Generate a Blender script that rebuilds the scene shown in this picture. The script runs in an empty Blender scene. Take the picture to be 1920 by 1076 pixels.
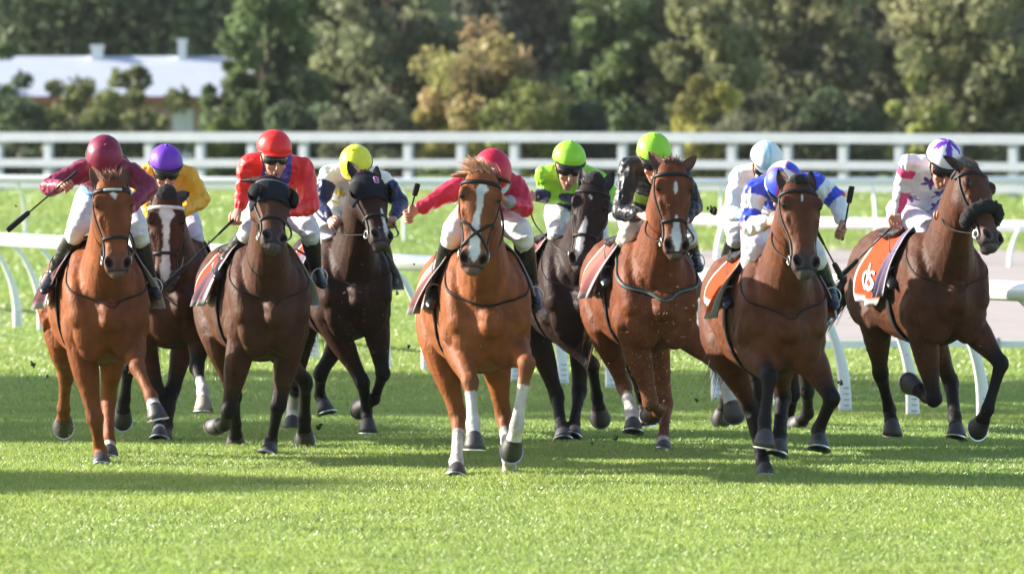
import bpy, math, random
import numpy as np
from mathutils import Vector
from mathutils.bvhtree import BVHTree

random.seed(7)
RNG = np.random.default_rng(7)
SC = bpy.context.scene
COL = SC.collection

# ------------------------------------------------------------------ camera
FPX, HOR, HCAM = 14900.0, 265.0, 2.12        # focal length in photo pixels, horizon row, camera height
cam_d = bpy.data.cameras.new('camera')
cam = bpy.data.objects.new('camera', cam_d)
COL.objects.link(cam)
cam.location = (0, 0, HCAM)
cam.rotation_euler = (math.radians(90) - math.atan((538 - HOR) / FPX), 0, 0)
cam_d.sensor_width = 36
cam_d.lens = 36 * FPX / 1920
cam_d.clip_start = 1
cam_d.clip_end = 4000
cam_d.dof.use_dof = True
cam_d.dof.focus_distance = 52.0
cam_d.dof.aperture_fstop = 5.0
SC.camera = cam

# ------------------------------------------------------------------ light
SUN_EL, SUN_BACK = math.radians(23), math.radians(15)   # low sun from the left, a little behind the horses
sdir = Vector((-math.cos(SUN_BACK) * math.cos(SUN_EL), math.sin(SUN_BACK) * math.cos(SUN_EL), math.sin(SUN_EL)))
sun_d = bpy.data.lights.new('sun', 'SUN')
sun_d.energy = 5.0
sun_d.angle = math.radians(0.55)
sun_d.color = (1.0, 0.93, 0.82)
sun = bpy.data.objects.new('sun', sun_d)
COL.objects.link(sun)
sun.rotation_euler = sdir.to_track_quat('Z', 'Y').to_euler()
sun.location = (-20, 40, 30)
world = bpy.data.worlds.new('World')
SC.world = world
world.use_nodes = True
wn = world.node_tree
sky = wn.nodes.new('ShaderNodeTexSky')
sky.sky_type = 'NISHITA'
sky.sun_disc = False
sky.sun_elevation = SUN_EL
sky.sun_rotation = math.atan2(sdir.x, sdir.y)
bg = wn.nodes['Background']
wn.links.new(sky.outputs[0], bg.inputs[0])
bg.inputs[1].default_value = 0.10
SC.view_settings.view_transform = 'Standard'
SC.view_settings.look = 'None'
SC.view_settings.exposure = 1.52
SC.view_settings.gamma = 1.0
SC.cycles.max_bounces = 6
SC.cycles.transparent_max_bounces = 8
SC.cycles.use_denoising = True

# ------------------------------------------------------------------ helpers
def tag(o, label=None, cat=None, group=None, kind=None):
    if label: o['label'] = label
    if cat: o['category'] = cat
    if group: o['group'] = group
    if kind: o['kind'] = kind
    return o

def empty(name, loc):
    o = bpy.data.objects.new(name, None)
    o.location = loc
    o.empty_display_size = 0.1
    COL.objects.link(o)
    return o

def A(*v): return np.array(v, float)
def nrm(v): return v / (np.linalg.norm(v) + 1e-12)

def gz(x, y):                                  # ground height: flat track, a low bank further back
    t = np.clip((np.asarray(y, float) - 116) / 52, 0, 1)
    return 1.0 * t * t * (3 - 2 * t)

def P(px, py, Y):                              # photo pixel at a known distance -> world point
    return A((px - 960) * Y / FPX, Y, HCAM - (py - HOR) * Y / FPX)

def _hash(i, j, k, s):
    n = (i * 374761393 + j * 668265263 + k * 2147483647 + s * 144269504) & 0x7fffffff
    n = ((n ^ (n >> 13)) * 1274126177) & 0x7fffffff
    return ((n ^ (n >> 16)) & 0xffff) / 65535.0

def vnoise(p, scale=1.0, seed=0):
    p = np.asarray(p, float) * scale
    i = np.floor(p).astype(np.int64)
    f = p - i
    f = f * f * (3 - 2 * f)
    out = np.zeros(len(p))
    for a in (0, 1):
        for b in (0, 1):
            for c in (0, 1):
                w = (f[:, 0] if a else 1 - f[:, 0]) * (f[:, 1] if b else 1 - f[:, 1]) * (f[:, 2] if c else 1 - f[:, 2])
                out += w * _hash(i[:, 0] + a, i[:, 1] + b, i[:, 2] + c, seed)
    return out * 2 - 1

def sstep(a, b, x):
    t = np.clip((x - a) / (b - a + 1e-12), 0, 1)
    return t * t * (3 - 2 * t)

def mk(name, V, F, mat=None, parent=None, cols=None, smooth=True, loc=None):
    """one mesh object; V are world points, stored relative to the parent's (or loc's) base"""
    me = bpy.data.meshes.new(name)
    base = np.zeros(3)
    if parent is not None:
        q = parent
        while q is not None:
            base += np.array(q.location)
            q = q.parent
    if loc is not None: base = base + np.asarray(loc, float)
    V = np.asarray(V, float) - base
    me.from_pydata(V.tolist(), [], [list(map(int, f)) for f in F])
    if cols is not None:
        ca = me.color_attributes.new('Col', 'FLOAT_COLOR', 'POINT')
        c4 = np.ones((len(V), 4), np.float32)
        c4[:, :3] = cols
        ca.data.foreach_set('color', c4.ravel())
    if smooth:
        me.polygons.foreach_set('use_smooth', np.ones(len(me.polygons), bool))
    me.update()
    o = bpy.data.objects.new(name, me)
    if mat: me.materials.append(mat)
    COL.objects.link(o)
    if parent is not None: o.parent = parent
    if loc is not None: o.location = loc
    return o

def catmull(K, res):
    K = np.asarray(K, float)
    n = len(K)
    if n < 3:
        t = np.linspace(0, 1, res + 1)[:, None]
        return K[0] * (1 - t) + K[-1] * t
    out = []
    for i in range(n - 1):
        p0 = K[i - 1] if i > 0 else 2 * K[0] - K[1]
        p1, p2 = K[i], K[i + 1]
        p3 = K[i + 2] if i + 2 < n else 2 * K[-1] - K[-2]
        for s in range(res):
            t = s / res
            out.append(0.5 * (2 * p1 + (p2 - p0) * t + (2 * p0 - 5 * p1 + 4 * p2 - p3) * t * t + (3 * p1 - p0 - 3 * p2 + p3) * t ** 3))
    out.append(K[-1])
    return np.array(out)

def tube(pts, rad, up=(0, 0, 1), n=14, res=4, cap=True, sq=2.0, open_end=False):
    """closed lofted tube; rad rows are (side, up) radii; returns verts, faces, spine samples"""
    pts = np.asarray(pts, float)
    rad = np.asarray(rad, float)
    if rad.ndim == 1: rad = np.stack([rad, rad], 1)
    C = catmull(pts, res)
    R = np.maximum(catmull(rad, res), 0.002)
    T = np.gradient(C, axis=0)
    T /= (np.linalg.norm(T, axis=1)[:, None] + 1e-12)
    up = np.asarray(up, float)
    if up.ndim == 1: ups = np.tile(up, (len(C), 1))
    else: ups = catmull(up, res)
    if cap:
        pre, prer, preu = [], [], []
        for k, (ex, sc) in enumerate(((0.85, 0.42), (0.5, 0.8))):
            pre.append(C[0] - T[0] * R[0].min() * ex); prer.append(R[0] * sc)
        post, postr = [], []
        for k, (ex, sc) in enumerate(((0.5, 0.8), (0.85, 0.42))):
            post.append(C[-1] + T[-1] * R[-1].min() * ex); postr.append(R[-1] * sc)
        C2 = np.concatenate([pre, C, post]); R2 = np.concatenate([prer, R, postr])
        T2 = np.concatenate([[T[0]] * 2, T, [T[-1]] * 2]); U2 = np.concatenate([[ups[0]] * 2, ups, [ups[-1]] * 2])
    else:
        C2, R2, T2, U2 = C, R, T, ups
    S = np.cross(T2, U2)
    ln = np.linalg.norm(S, axis=1)
    bad = ln < 1e-4
    S[bad] = np.cross(T2[bad], np.array([0.3, 1, 0.1]))
    S /= np.linalg.norm(S, axis=1)[:, None]
    Up = np.cross(S, T2)
    a = np.arange(n) * 2 * math.pi / n
    ca, sa = np.cos(a), np.sin(a)
    if sq != 2.0:
        ca = np.sign(ca) * np.abs(ca) ** (2 / sq); sa = np.sign(sa) * np.abs(sa) ** (2 / sq)
    V = C2[:, None, :] + S[:, None, :] * (R2[:, 0, None] * ca)[:, :, None] + Up[:, None, :] * (R2[:, 1, None] * sa)[:, :, None]
    m = len(C2)
    V = V.reshape(-1, 3)
    F = []
    for i in range(m - 1):
        for j in range(n):
            k = (j + 1) % n
            F.append((i * n + j, i * n + k, (i + 1) * n + k, (i + 1) * n + j))
    F.append(tuple(range(n - 1, -1, -1)))
    F.append(tuple((m - 1) * n + j for j in range(n)))
    return V, F, (C, R)

def ball(c, r, n=12, m=8, axes=None):
    c = np.asarray(c, float)
    r = np.asarray(r if np.ndim(r) else (r, r, r), float)
    ax = np.eye(3) if axes is None else np.array([nrm(np.asarray(q, float)) for q in axes])
    V = []
    for i in range(1, m):
        th = math.pi * i / m
        for j in range(n):
            ph = 2 * math.pi * j / n
            V.append((math.sin(th) * math.cos(ph), math.sin(th) * math.sin(ph), math.cos(th)))
    V.append((0, 0, 1)); V.append((0, 0, -1))
    V = (np.array(V) * r) @ ax + c
    F = []
    for i in range(m - 2):
        for j in range(n):
            k = (j + 1) % n
            F.append((i * n + j, (i + 1) * n + j, (i + 1) * n + k, i * n + k))
    t, b = (m - 1) * n, (m - 1) * n + 1
    for j in range(n):
        k = (j + 1) % n
        F.append((t, j, k)); F.append((b, (m - 2) * n + k, (m - 2) * n + j))
    return V, F

class Mesh:
    """collects pieces that belong to ONE mesh"""
    def __init__(s): s.V, s.F, s.C, s.n = [], [], [], 0
    def add(s, V, F, col=None):
        V = np.asarray(V, float)
        s.V.append(V)
        s.F.extend([tuple(int(i) + s.n for i in f) for f in F])
        s.n += len(V)
        if col is not None:
            c = np.asarray(col, float)
            s.C.append(np.tile(c, (len(V), 1)) if c.ndim == 1 else c)
        return s
    def tube(s, *a, col=None, **k):
        V, F, sp = tube(*a, **k); s.add(V, F, col); return sp
    def ball(s, *a, col=None, **k):
        V, F = ball(*a, **k); s.add(V, F, col)
    def box(s, lo, hi, col=None, M=None):
        lo, hi = np.asarray(lo, float), np.asarray(hi, float)
        V = np.array([(x, y, z) for x in (lo[0], hi[0]) for y in (lo[1], hi[1]) for z in (lo[2], hi[2])])
        if M is not None: V = M(V)
        s.add(V, [(0, 1, 3, 2), (4, 6, 7, 5), (0, 4, 5, 1), (2, 3, 7, 6), (0, 2, 6, 4), (1, 5, 7, 3)], col)
    def arr(s): return np.concatenate(s.V), s.F, (np.concatenate(s.C) if s.C else None)
    def build(s, name, mat, parent=None, smooth=True, loc=None):
        V, F, C = s.arr()
        return mk(name, V, F, mat, parent, C, smooth, loc)

def fuse(mb, voxel, it=3, fac=0.5, taubin=0):
    """union of overlapping closed shells as one continuous skin"""
    V, F, _ = mb.arr()
    off = V.mean(0)
    me = bpy.data.meshes.new('tmp')
    me.from_pydata((V - off).tolist(), [], F)
    o = bpy.data.objects.new('tmp', me)
    COL.objects.link(o)
    md = o.modifiers.new('r', 'REMESH')
    md.mode = 'VOXEL'
    md.voxel_size = voxel
    dg = bpy.context.evaluated_depsgraph_get()
    dg.update()
    em = bpy.data.meshes.new_from_object(o.evaluated_get(dg))
    bpy.data.objects.remove(o)
    bpy.data.meshes.remove(me)
    n = len(em.vertices)
    co = np.empty(n * 3); em.vertices.foreach_get('co', co); co = co.reshape(-1, 3)
    ed = np.empty(len(em.edges) * 2, np.int32); em.edges.foreach_get('vertices', ed); ed = ed.reshape(-1, 2)
    faces = [tuple(p.vertices) for p in em.polygons]
    bpy.data.meshes.remove(em)
    deg = np.bincount(ed.ravel(), minlength=n)
    for fc in [fac] * it + [.55, -.565] * taubin:
        acc = np.stack([np.bincount(ed[:, 0], co[ed[:, 1], k], n) + np.bincount(ed[:, 1], co[ed[:, 0], k], n) for k in range(3)], 1)
        co += fc * (acc / np.maximum(deg, 1)[:, None] - co)
    return co + off, faces

def vnormals(V, F):
    N = np.zeros_like(V)
    Q = np.array([f[:4] if len(f) >= 4 else (f[0], f[1], f[2], f[2]) for f in F])
    fn = np.cross(V[Q[:, 2]] - V[Q[:, 0]], V[Q[:, 3]] - V[Q[:, 1]])
    for k in range(4):
        for c in range(3):
            N[:, c] += np.bincount(Q[:, k], fn[:, c], len(V))
    return N / (np.linalg.norm(N, axis=1)[:, None] + 1e-12)

class Skel:
    """tagged spine samples, to say which limb a skin vertex belongs to"""
    def __init__(s): s.p, s.t, s.u, s.r = [], [], [], []
    def add(s, name, C, R, knots):
        k = np.linspace(0, len(knots) - 1, len(C))
        u = np.interp(k, range(len(knots)), knots)
        s.p.append(C); s.t += [name] * len(C); s.u.append(u); s.r.append(R.max(1))
    def find(s, V):
        Pp, U, R = np.concatenate(s.p), np.concatenate(s.u), np.concatenate(s.r)
        T = np.array(s.t)
        idx = np.empty(len(V), int)
        for i in range(0, len(V), 8000):
            d = np.linalg.norm(V[i:i + 8000, None, :] - Pp[None], axis=2) - R[None] * 0.8
            idx[i:i + 8000] = d.argmin(1)
        return T[idx], U[idx]

def ribbon(mb, path, normals, width, thick=0.004, res=3, col=None):
    C = catmull(path, res); N = catmull(normals, res)
    T = np.gradient(C, axis=0); T /= np.linalg.norm(T, axis=1)[:, None] + 1e-12
    N -= T * (N * T).sum(1)[:, None]; N /= np.linalg.norm(N, axis=1)[:, None] + 1e-12
    B = np.cross(T, N)
    w, h = width / 2, thick / 2
    m = len(C)
    V = np.stack([C + B * w + N * h, C - B * w + N * h, C - B * w - N * h, C + B * w - N * h], 1).reshape(-1, 3)
    F = [(i * 4 + j, i * 4 + (j + 1) % 4, i * 4 + 4 + (j + 1) % 4, i * 4 + 4 + j) for i in range(m - 1) for j in range(4)]
    F += [(3, 2, 1, 0), tuple((m - 1) * 4 + j for j in range(4))]
    mb.add(V, F, col)

# ------------------------------------------------------------------ materials
def mat(name, col=None, attr=False, rough=0.5, metal=0.0, vary=0.12, vscale=30.0, bump=0.0, bscale=80.0, sheen=0.0, coat=0.0,
        spec=0.5, trans=None, stretch=None, sss=0.0):
    m = bpy.data.materials.new(name)
    m.use_nodes = True
    nt = m.node_tree
    b = nt.nodes['Principled BSDF']
    b.inputs['Roughness'].default_value = rough
    b.inputs['Metallic'].default_value = metal
    b.inputs['Specular IOR Level'].default_value = spec
    if sheen:
        b.inputs['Sheen Weight'].default_value = sheen
        b.inputs['Sheen Roughness'].default_value = 0.4
    if coat:
        b.inputs['Coat Weight'].default_value = coat
        b.inputs['Coat Roughness'].default_value = 0.35
    if sss:
        b.inputs['Subsurface Weight'].default_value = sss
        b.inputs['Subsurface Radius'].default_value = (0.01, 0.004, 0.002)
    tc = nt.nodes.new('ShaderNodeTexCoord')
    src = tc.outputs['Object']
    if stretch:
        mp = nt.nodes.new('ShaderNodeMapping')
        mp.inputs['Scale'].default_value = stretch
        nt.links.new(src, mp.inputs['Vector']); src = mp.outputs['Vector']
    nz = nt.nodes.new('ShaderNodeTexNoise')
    nz.inputs['Scale'].default_value = vscale
    nz.inputs['Detail'].default_value = 4
    nt.links.new(src, nz.inputs['Vector'])
    mr = nt.nodes.new('ShaderNodeMapRange')
    mr.inputs['From Min'].default_value = 0.25; mr.inputs['From Max'].default_value = 0.75
    mr.inputs['To Min'].default_value = 1 - vary; mr.inputs['To Max'].default_value = 1 + vary
    nt.links.new(nz.outputs['Fac'], mr.inputs['Value'])
    mx = nt.nodes.new('ShaderNodeMix')
    mx.data_type = 'RGBA'; mx.blend_type = 'MULTIPLY'
    mx.inputs[0].default_value = 1.0
    if attr:
        at = nt.nodes.new('ShaderNodeAttribute'); at.attribute_name = 'Col'
        nt.links.new(at.outputs['Color'], mx.inputs[6])
    else:
        mx.inputs[6].default_value = (*col, 1)
    nt.links.new(mr.outputs['Result'], mx.inputs[7])
    nt.links.new(mx.outputs[2], b.inputs['Base Color'])
    if bump:
        n2 = nt.nodes.new('ShaderNodeTexNoise')
        n2.inputs['Scale'].default_value = bscale
        n2.inputs['Detail'].default_value = 3
        nt.links.new(src, n2.inputs['Vector'])
        bp = nt.nodes.new('ShaderNodeBump')
        bp.inputs['Strength'].default_value = bump
        bp.inputs['Distance'].default_value = 0.01
        nt.links.new(n2.outputs['Fac'], bp.inputs['Height'])
        nt.links.new(bp.outputs['Normal'], b.inputs['Normal'])
    if trans:
        out = nt.nodes['Material Output']
        tr = nt.nodes.new('ShaderNodeBsdfTranslucent')
        nt.links.new(mx.outputs[2], tr.inputs['Color'])
        ms = nt.nodes.new('ShaderNodeMixShader')
        ms.inputs[0].default_value = trans
        nt.links.new(b.outputs[0], ms.inputs[1]); nt.links.new(tr.outputs[0], ms.inputs[2])
        nt.links.new(ms.outputs[0], out.inputs['Surface'])
    return m

M_COAT = mat('horse_coat', attr=True, rough=0.55, vary=0.36, vscale=8, bump=0.4, bscale=44, spec=0.13)
def streaks(m):
    nt = m.node_tree; b = nt.nodes['Principled BSDF']
    bp0 = b.inputs['Normal'].links[0].from_node
    tc = nt.nodes.new('ShaderNodeTexCoord'); mp = nt.nodes.new('ShaderNodeMapping'); mp.inputs['Scale'].default_value = (38, 38, 5)
    nz = nt.nodes.new('ShaderNodeTexNoise'); nz.inputs['Scale'].default_value = 1.0; nz.inputs['Detail'].default_value = 4
    nt.links.new(tc.outputs['Object'], mp.inputs['Vector']); nt.links.new(mp.outputs['Vector'], nz.inputs['Vector'])
    bp = nt.nodes.new('ShaderNodeBump'); bp.inputs['Strength'].default_value = .45; bp.inputs['Distance'].default_value = .012
    nt.links.new(nz.outputs['Fac'], bp.inputs['Height']); nt.links.new(bp0.outputs['Normal'], bp.inputs['Normal'])
    nt.links.new(bp.outputs['Normal'], b.inputs['Normal'])
streaks(M_COAT)
M_SILK = mat('racing_silk', attr=True, rough=0.42, vary=0.07, vscale=14, bump=0.55, bscale=17, spec=0.4, sheen=0.1)
M_BREECH = mat('white_breeches', attr=True, rough=0.65, vary=0.06, vscale=12, bump=0.35, bscale=20)
M_SKIN = mat('skin', attr=True, rough=0.5, vary=0.1, vscale=40, bump=0.1, bscale=120, sss=0.1)
M_BOOT = mat('boot_leather', attr=True, rough=0.3, vary=0.2, vscale=25, bump=0.2, bscale=40)
M_LEATHER = mat('tack_leather', attr=True, rough=0.5, spec=0.25, vary=0.25, vscale=50, bump=0.2, bscale=120)
M_CLOTH = mat('saddle_cloth', attr=True, rough=0.8, spec=0.12, vary=0.1, vscale=20, bump=0.3, bscale=24)
M_HELM = mat('silk_cap', attr=True, rough=0.45, vary=0.08, vscale=16, bump=0.6, bscale=15, spec=0.35)
M_GOG = mat('goggle_lens', (0.012, 0.012, 0.016), rough=0.12, vary=0.1)
M_EYE = mat('eye', (0.006, 0.004, 0.003), rough=0.06, vary=0.1)
M_METAL = mat('steel', (0.55, 0.55, 0.56), rough=0.28, metal=1.0, vary=0.1)
M_HOOF = mat('hoof_horn', attr=True, rough=0.5, vary=0.3, vscale=40, bump=0.3, bscale=60, stretch=(1, 1, 6))
M_HAIR = mat('horse_hair', attr=True, rough=0.45, vary=0.3, vscale=60)
M_FLEECE = mat('black_fleece', (0.012, 0.012, 0.013), rough=0.95, vary=0.4, vscale=70, bump=0.8, bscale=120)
M_FENCE = mat('shade_grey_white_paint', (0.40, 0.43, 0.49), rough=0.5, vary=0.08, vscale=3)  # white greyed and blued, so shade sits in the fence colour
M_PAINT = mat('white_paint', (0.78, 0.79, 0.80), rough=0.4, vary=0.06, vscale=3, bump=0.05, bscale=20)
M_PLASTIC = mat('white_rail_plastic', (0.86, 0.87, 0.87), rough=0.3, vary=0.05, vscale=2)
M_BLACK = mat('black_rubber', (0.012, 0.012, 0.013), rough=0.45, vary=0.2)
M_CLOD = mat('torn_turf', attr=True, rough=0.9, vary=0.5, vscale=60, bump=0.6, bscale=70)

# ------------------------------------------------------------------ ground
def ground_material():
    m = mat('track_turf', (0.12, 0.19, 0.03), rough=0.8, vary=0.35, vscale=0.9, bump=0.6, bscale=14)
    nt = m.node_tree
    return m

xs = np.unique(np.concatenate([np.linspace(-600, -40, 12), np.linspace(-40, 40, 41), np.linspace(40, 600, 12)]))
ys = np.unique(np.concatenate([np.linspace(-80, 30, 6), np.linspace(30, 120, 31), np.linspace(120, 200, 31), np.linspace(200, 1500, 14)]))
GX, GY = np.meshgrid(xs, ys)
GV = np.stack([GX.ravel(), GY.ravel(), gz(GX.ravel(), GY.ravel())], 1)
nx = len(xs)
GF = [(j * nx + i, j * nx + i + 1, (j + 1) * nx + i + 1, (j + 1) * nx + i) for j in range(len(ys) - 1) for i in range(nx - 1)]
tag(mk('ground', GV, GF, ground_material()), 'green turf ground of the racecourse', 'ground', kind='structure')

def grass_blades():
    """blades of the turf, denser and finer near the focus"""
    zones = [(36, 64, 4800, 0.0048, 0.037, 1.1), (64, 100, 1300, 0.010, 0.050, 1.6), (100, 168, 330, 0.028, 0.075, 3.0)]
    Vs, Cs = [], []
    for y0, y1, dens, w, h, mg in zones:
        area = (y1 - y0) * ((y0 + y1) * 960 / FPX + 2 * mg)
        n = int(area * dens)
        y = RNG.uniform(y0, y1, n)
        half = y * 960 / FPX + mg
        x = RNG.uniform(-1, 1, n) * half
        pp = np.stack([x, y, np.zeros(n)], 1)
        keep = ~((y > 80) & (y < 133) & (x > 1.15 + (y - 80) * 0.012))
        tuft = vnoise(pp, 2.2, 3) * 0.5 + vnoise(pp, 0.5, 4) * 0.5
        keep &= RNG.uniform(-1.1, 0.7, n) < tuft + 0.35
        x, y, tuft, pp = x[keep], y[keep], tuft[keep], pp[keep]
        n = len(x)
        hh = h * (0.55 + RNG.random(n) * 0.75) * (1 + 0.35 * tuft)
        a = RNG.uniform(0, 2 * math.pi, n)
        lean = RNG.uniform(0.1, 0.95, n) * hh
        la = RNG.uniform(0, 2 * math.pi, n)
        z = gz(x, y)
        dx, dy = np.cos(a) * w / 2, np.sin(a) * w / 2
        V = np.empty((n, 4, 3))
        V[:, 0] = np.stack([x - dx, y - dy, z - 0.004], 1)
        V[:, 1] = np.stack([x + dx, y + dy, z - 0.004], 1)
        mx_, my_ = x + np.cos(la) * lean * 0.35, y + np.sin(la) * lean * 0.35
        V[:, 2] = np.stack([mx_ + dx * 0.75, my_ + dy * 0.75, z + hh * 0.62], 1)
        V[:, 3] = np.stack([x + np.cos(la) * lean, y + np.sin(la) * lean, z + hh], 1)
        c = np.empty((n, 3))
        k = RNG.random(n)
        dry = (RNG.random(n) < 0.10)
        big = vnoise(pp, 0.23, 9)
        c[:, 0] = 0.215 + 0.10 * k + 0.04 * tuft + 0.03 * big
        c[:, 1] = 0.32 + 0.10 * k + 0.035 * tuft + 0.015 * big
        c[:, 2] = 0.070 + 0.035 * k
        c[dry] = (0.42, 0.42, 0.20)
        Vs.append(V); Cs.append(np.repeat(c, 4, 0))
    V = np.concatenate(Vs); n = len(V)
    C = np.concatenate(Cs)
    me = bpy.data.meshes.new('grass')
    me.vertices.add(n * 4)
    me.vertices.foreach_set('co', V.reshape(-1).astype(np.float32))
    base = np.arange(n)[:, None] * 4
    tri = np.concatenate([base + [0, 1, 2], base + [0, 2, 3]], 1).reshape(-1)
    me.loops.add(len(tri))
    me.loops.foreach_set('vertex_index', tri.astype(np.int32))
    me.polygons.add(len(tri) // 3)
    me.polygons.foreach_set('loop_start', (np.arange(len(tri) // 3) * 3).astype(np.int32))
    me.update(calc_edges=True)
    ca = me.color_attributes.new('Col', 'FLOAT_COLOR', 'POINT')
    c4 = np.ones((n * 4, 4), np.float32); c4[:, :3] = C
    ca.data.foreach_set('color', c4.ravel())
    m = mat('grass_blade', attr=True, rough=0.35, vary=0.12, vscale=1.5, spec=0.6, trans=0.45)
    me.materials.append(m)
    o = bpy.data.objects.new('grass', me)
    COL.objects.link(o)
    tag(o, 'short lush green racecourse turf with scattered dry blades', 'grass', kind='stuff')
    return n
NG = grass_blades()

# sand training track with its white edging board, right of the inner rail
sx0, sx1 = 1.5, 60
SV, SF = [], []
syy = np.linspace(80.3, 135, 24)
for i, y in enumerate(syy):
    SV += [(sx0 - 0.3 + 0.012 * (y - 80) , y, float(gz(0, y)) + 0.03), (sx1, y, float(gz(0, y)) + 0.03)]
SF = [(2 * i, 2 * i + 1, 2 * i + 3, 2 * i + 2) for i in range(len(syy) - 1)]
M_SAND = mat('sand', (0.33, 0.285, 0.265), rough=0.9, vary=0.15, vscale=1.2, bump=0.5, bscale=12)
tag(mk('sand_track', SV, SF, M_SAND, smooth=False), 'pinkish grey sand training track behind the inner rail', 'track', kind='structure')

# ------------------------------------------------------------------ rails and fence
def running_rail(label, pts, spacing, height, tube_r, foot_off, n_paddle_w, ticks=False, tilt=None):
    """a white plastic running rail on goose-neck posts; pts are ground points along the posts' feet"""
    pts = np.asarray(pts, float)
    seg = np.linalg.norm(np.diff(pts, axis=0), axis=1)
    cum = np.concatenate([[0], np.cumsum(seg)])
    def at(s): return np.array([np.interp(s, cum, pts[:, k]) for k in range(2)])
    root = empty('running_rail', (pts[0][0], pts[0][1], float(gz(0, pts[0][1]))))
    tag(root, label, 'running rail')
    line = []
    ss = np.arange(0, cum[-1], spacing)
    for i, s in enumerate(ss):
        foot = at(s)
        d = at(min(s + 0.5, cum[-1])) - at(max(s - 0.5, 0)); d = d / np.linalg.norm(d)
        side = np.array([d[1], -d[0]])
        off = foot_off if tilt is None else np.interp(s / cum[-1], [0, 1], tilt)
        z0 = float(gz(0, foot[1]))
        top = foot + side * off
        line.append((top[0], top[1], z0 + height))
        mb = Mesh()
        f3 = A(foot[0], foot[1], z0)
        k = off
        path = [f3, f3 + A(side[0] * k * 0.05, side[1] * k * 0.05, height * 0.30), f3 + A(side[0] * k * 0.24, side[1] * k * 0.24, height * 0.56),
                f3 + A(side[0] * k * 0.62, side[1] * k * 0.62, height * 0.83), f3 + A(side[0] * k, side[1] * k, height - tube_r * 0.5)]
        w = n_paddle_w
        mb.tube(path, [(w * 1.0, 0.03), (w * 0.82, 0.03), (w * 0.60, 0.026), (w * 0.46, 0.022), (w * 0.40, 0.020)], up=(d[0], d[1], 0), n=10, res=4, sq=3)
        post = mb.build('post', M_PLASTIC, root)
        if ticks:
            for q in range(4):
                tb = Mesh()
                zz = 0.07 + q * 0.045
                c = f3 + A(0, -0.034, zz)
                tb.box(c + A(-0.035 + 0.01 * (q % 2), -0.002, -0.004), c + A(0.03, 0.002, 0.004))
                tb.build('height_mark', M_TICK, post, smooth=False)
    line = np.array(line)
    first = line[0] + (line[0] - line[1]) * 0.6; last = line[-1] + (line[-1] - line[-2]) * 0.6
    mb = Mesh()
    L = np.concatenate([[first], line, [last]])
    mb.tube(L, [(tube_r * 0.9, tube_r)] * len(L), n=14, res=2)
    mb.build('top_tube', M_PLASTIC, root)
    return root

M_TICK = mat('grey_mark', (0.35, 0.37, 0.42), rough=0.6)
running_rail('white plastic inner running rail on curved goose neck posts just behind the horses',
             [(-8.6, 101), (-5.35, 88.4), (-1.1, 73.2), (1.5, 64.8), (3.67, 58.8), (6.2, 52.6), (9.5, 46.5)], 1.36, 1.03, 0.075, 0.36, 0.058, ticks=True)
running_rail('white far running rail curving below the white post and rail fence',
             [(-15, 141), (-9, 139), (-4, 137.5), (0, 137), (4, 137), (9, 138), (15, 140)], 1.37, 1.05, 0.07, 0.5, 0.065, tilt=(0.75, -0.75))
running_rail('white middle running rail behind the sand track on the right',
             [(2.0, 131), (5, 128), (8.5, 126), (13, 126)], 1.9, 0.66, 0.09, -0.5, 0.05, tilt=(-0.1, -0.6))

def fence():
    p0, p1 = A(-19.0, 177.0), A(18.0, 156.5)
    root = empty('post_and_rail_fence', (p0[0], p0[1], 1.1))
    tag(root, 'white three rail wooden post fence along the far side of the track', 'fence')
    d = p1 - p0; L = np.linalg.norm(d); d /= L
    nv = A(d[1], -d[0])
    if nv[1] > 0: nv = -nv
    # posts about 1.3 m apart
    n = int(L / 1.27)
    for i in range(n + 1):
        c = p0 + d * (i * L / n)
        z = float(gz(0, c[1]))
        mb = Mesh()
        def M(V, c=c, z=z): return np.stack([c[0] + V[:, 0] * d[0] + V[:, 1] * nv[0], c[1] + V[:, 0] * d[1] + V[:, 1] * nv[1], z + V[:, 2]], 1)
        mb.box((-0.09, -0.07, -0.1), (0.09, 0.07, 1.30), M=M)
        mb.build('post', M_FENCE, root, smooth=False)
    for z0, z1 in ((1.11, 1.31), (0.57, 0.74), (0.12, 0.29)):
        mb = Mesh()
        m = 40
        V = []
        for i in range(m + 1):
            c = p0 + d * (i * L / m); z = float(gz(0, c[1]))
            for (o, zz) in ((0.075, z0), (0.125, z0), (0.125, z1), (0.075, z1)):
                q = c + nv * o
                V.append((q[0], q[1], z + zz))
        F = [(i * 4 + j, i * 4 + (j + 1) % 4, i * 4 + 4 + (j + 1) % 4, i * 4 + 4 + j) for i in range(m) for j in range(4)]
        F += [(3, 2, 1, 0), (m * 4, m * 4 + 1, m * 4 + 2, m * 4 + 3)]
        mb.add(V, F)
        mb.build('rail', M_FENCE, root, smooth=False)
fence()

def edging():
    root = empty('edging_board', (1.2, 80.2, 0))
    tag(root, 'low white edging board along the near side of the sand track', 'edging board')
    mb = Mesh(); mb.box((1.2, 80.15, 0), (12, 80.25, 0.11)); mb.build('board', M_PLASTIC, root, smooth=False)
    for x in np.arange(1.4, 12, 1.16):
        mb = Mesh(); mb.box((x, 80.09, 0), (x + 0.045, 80.145, 0.14)); mb.build('stake', M_TICK, root, smooth=False)
edging()

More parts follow.
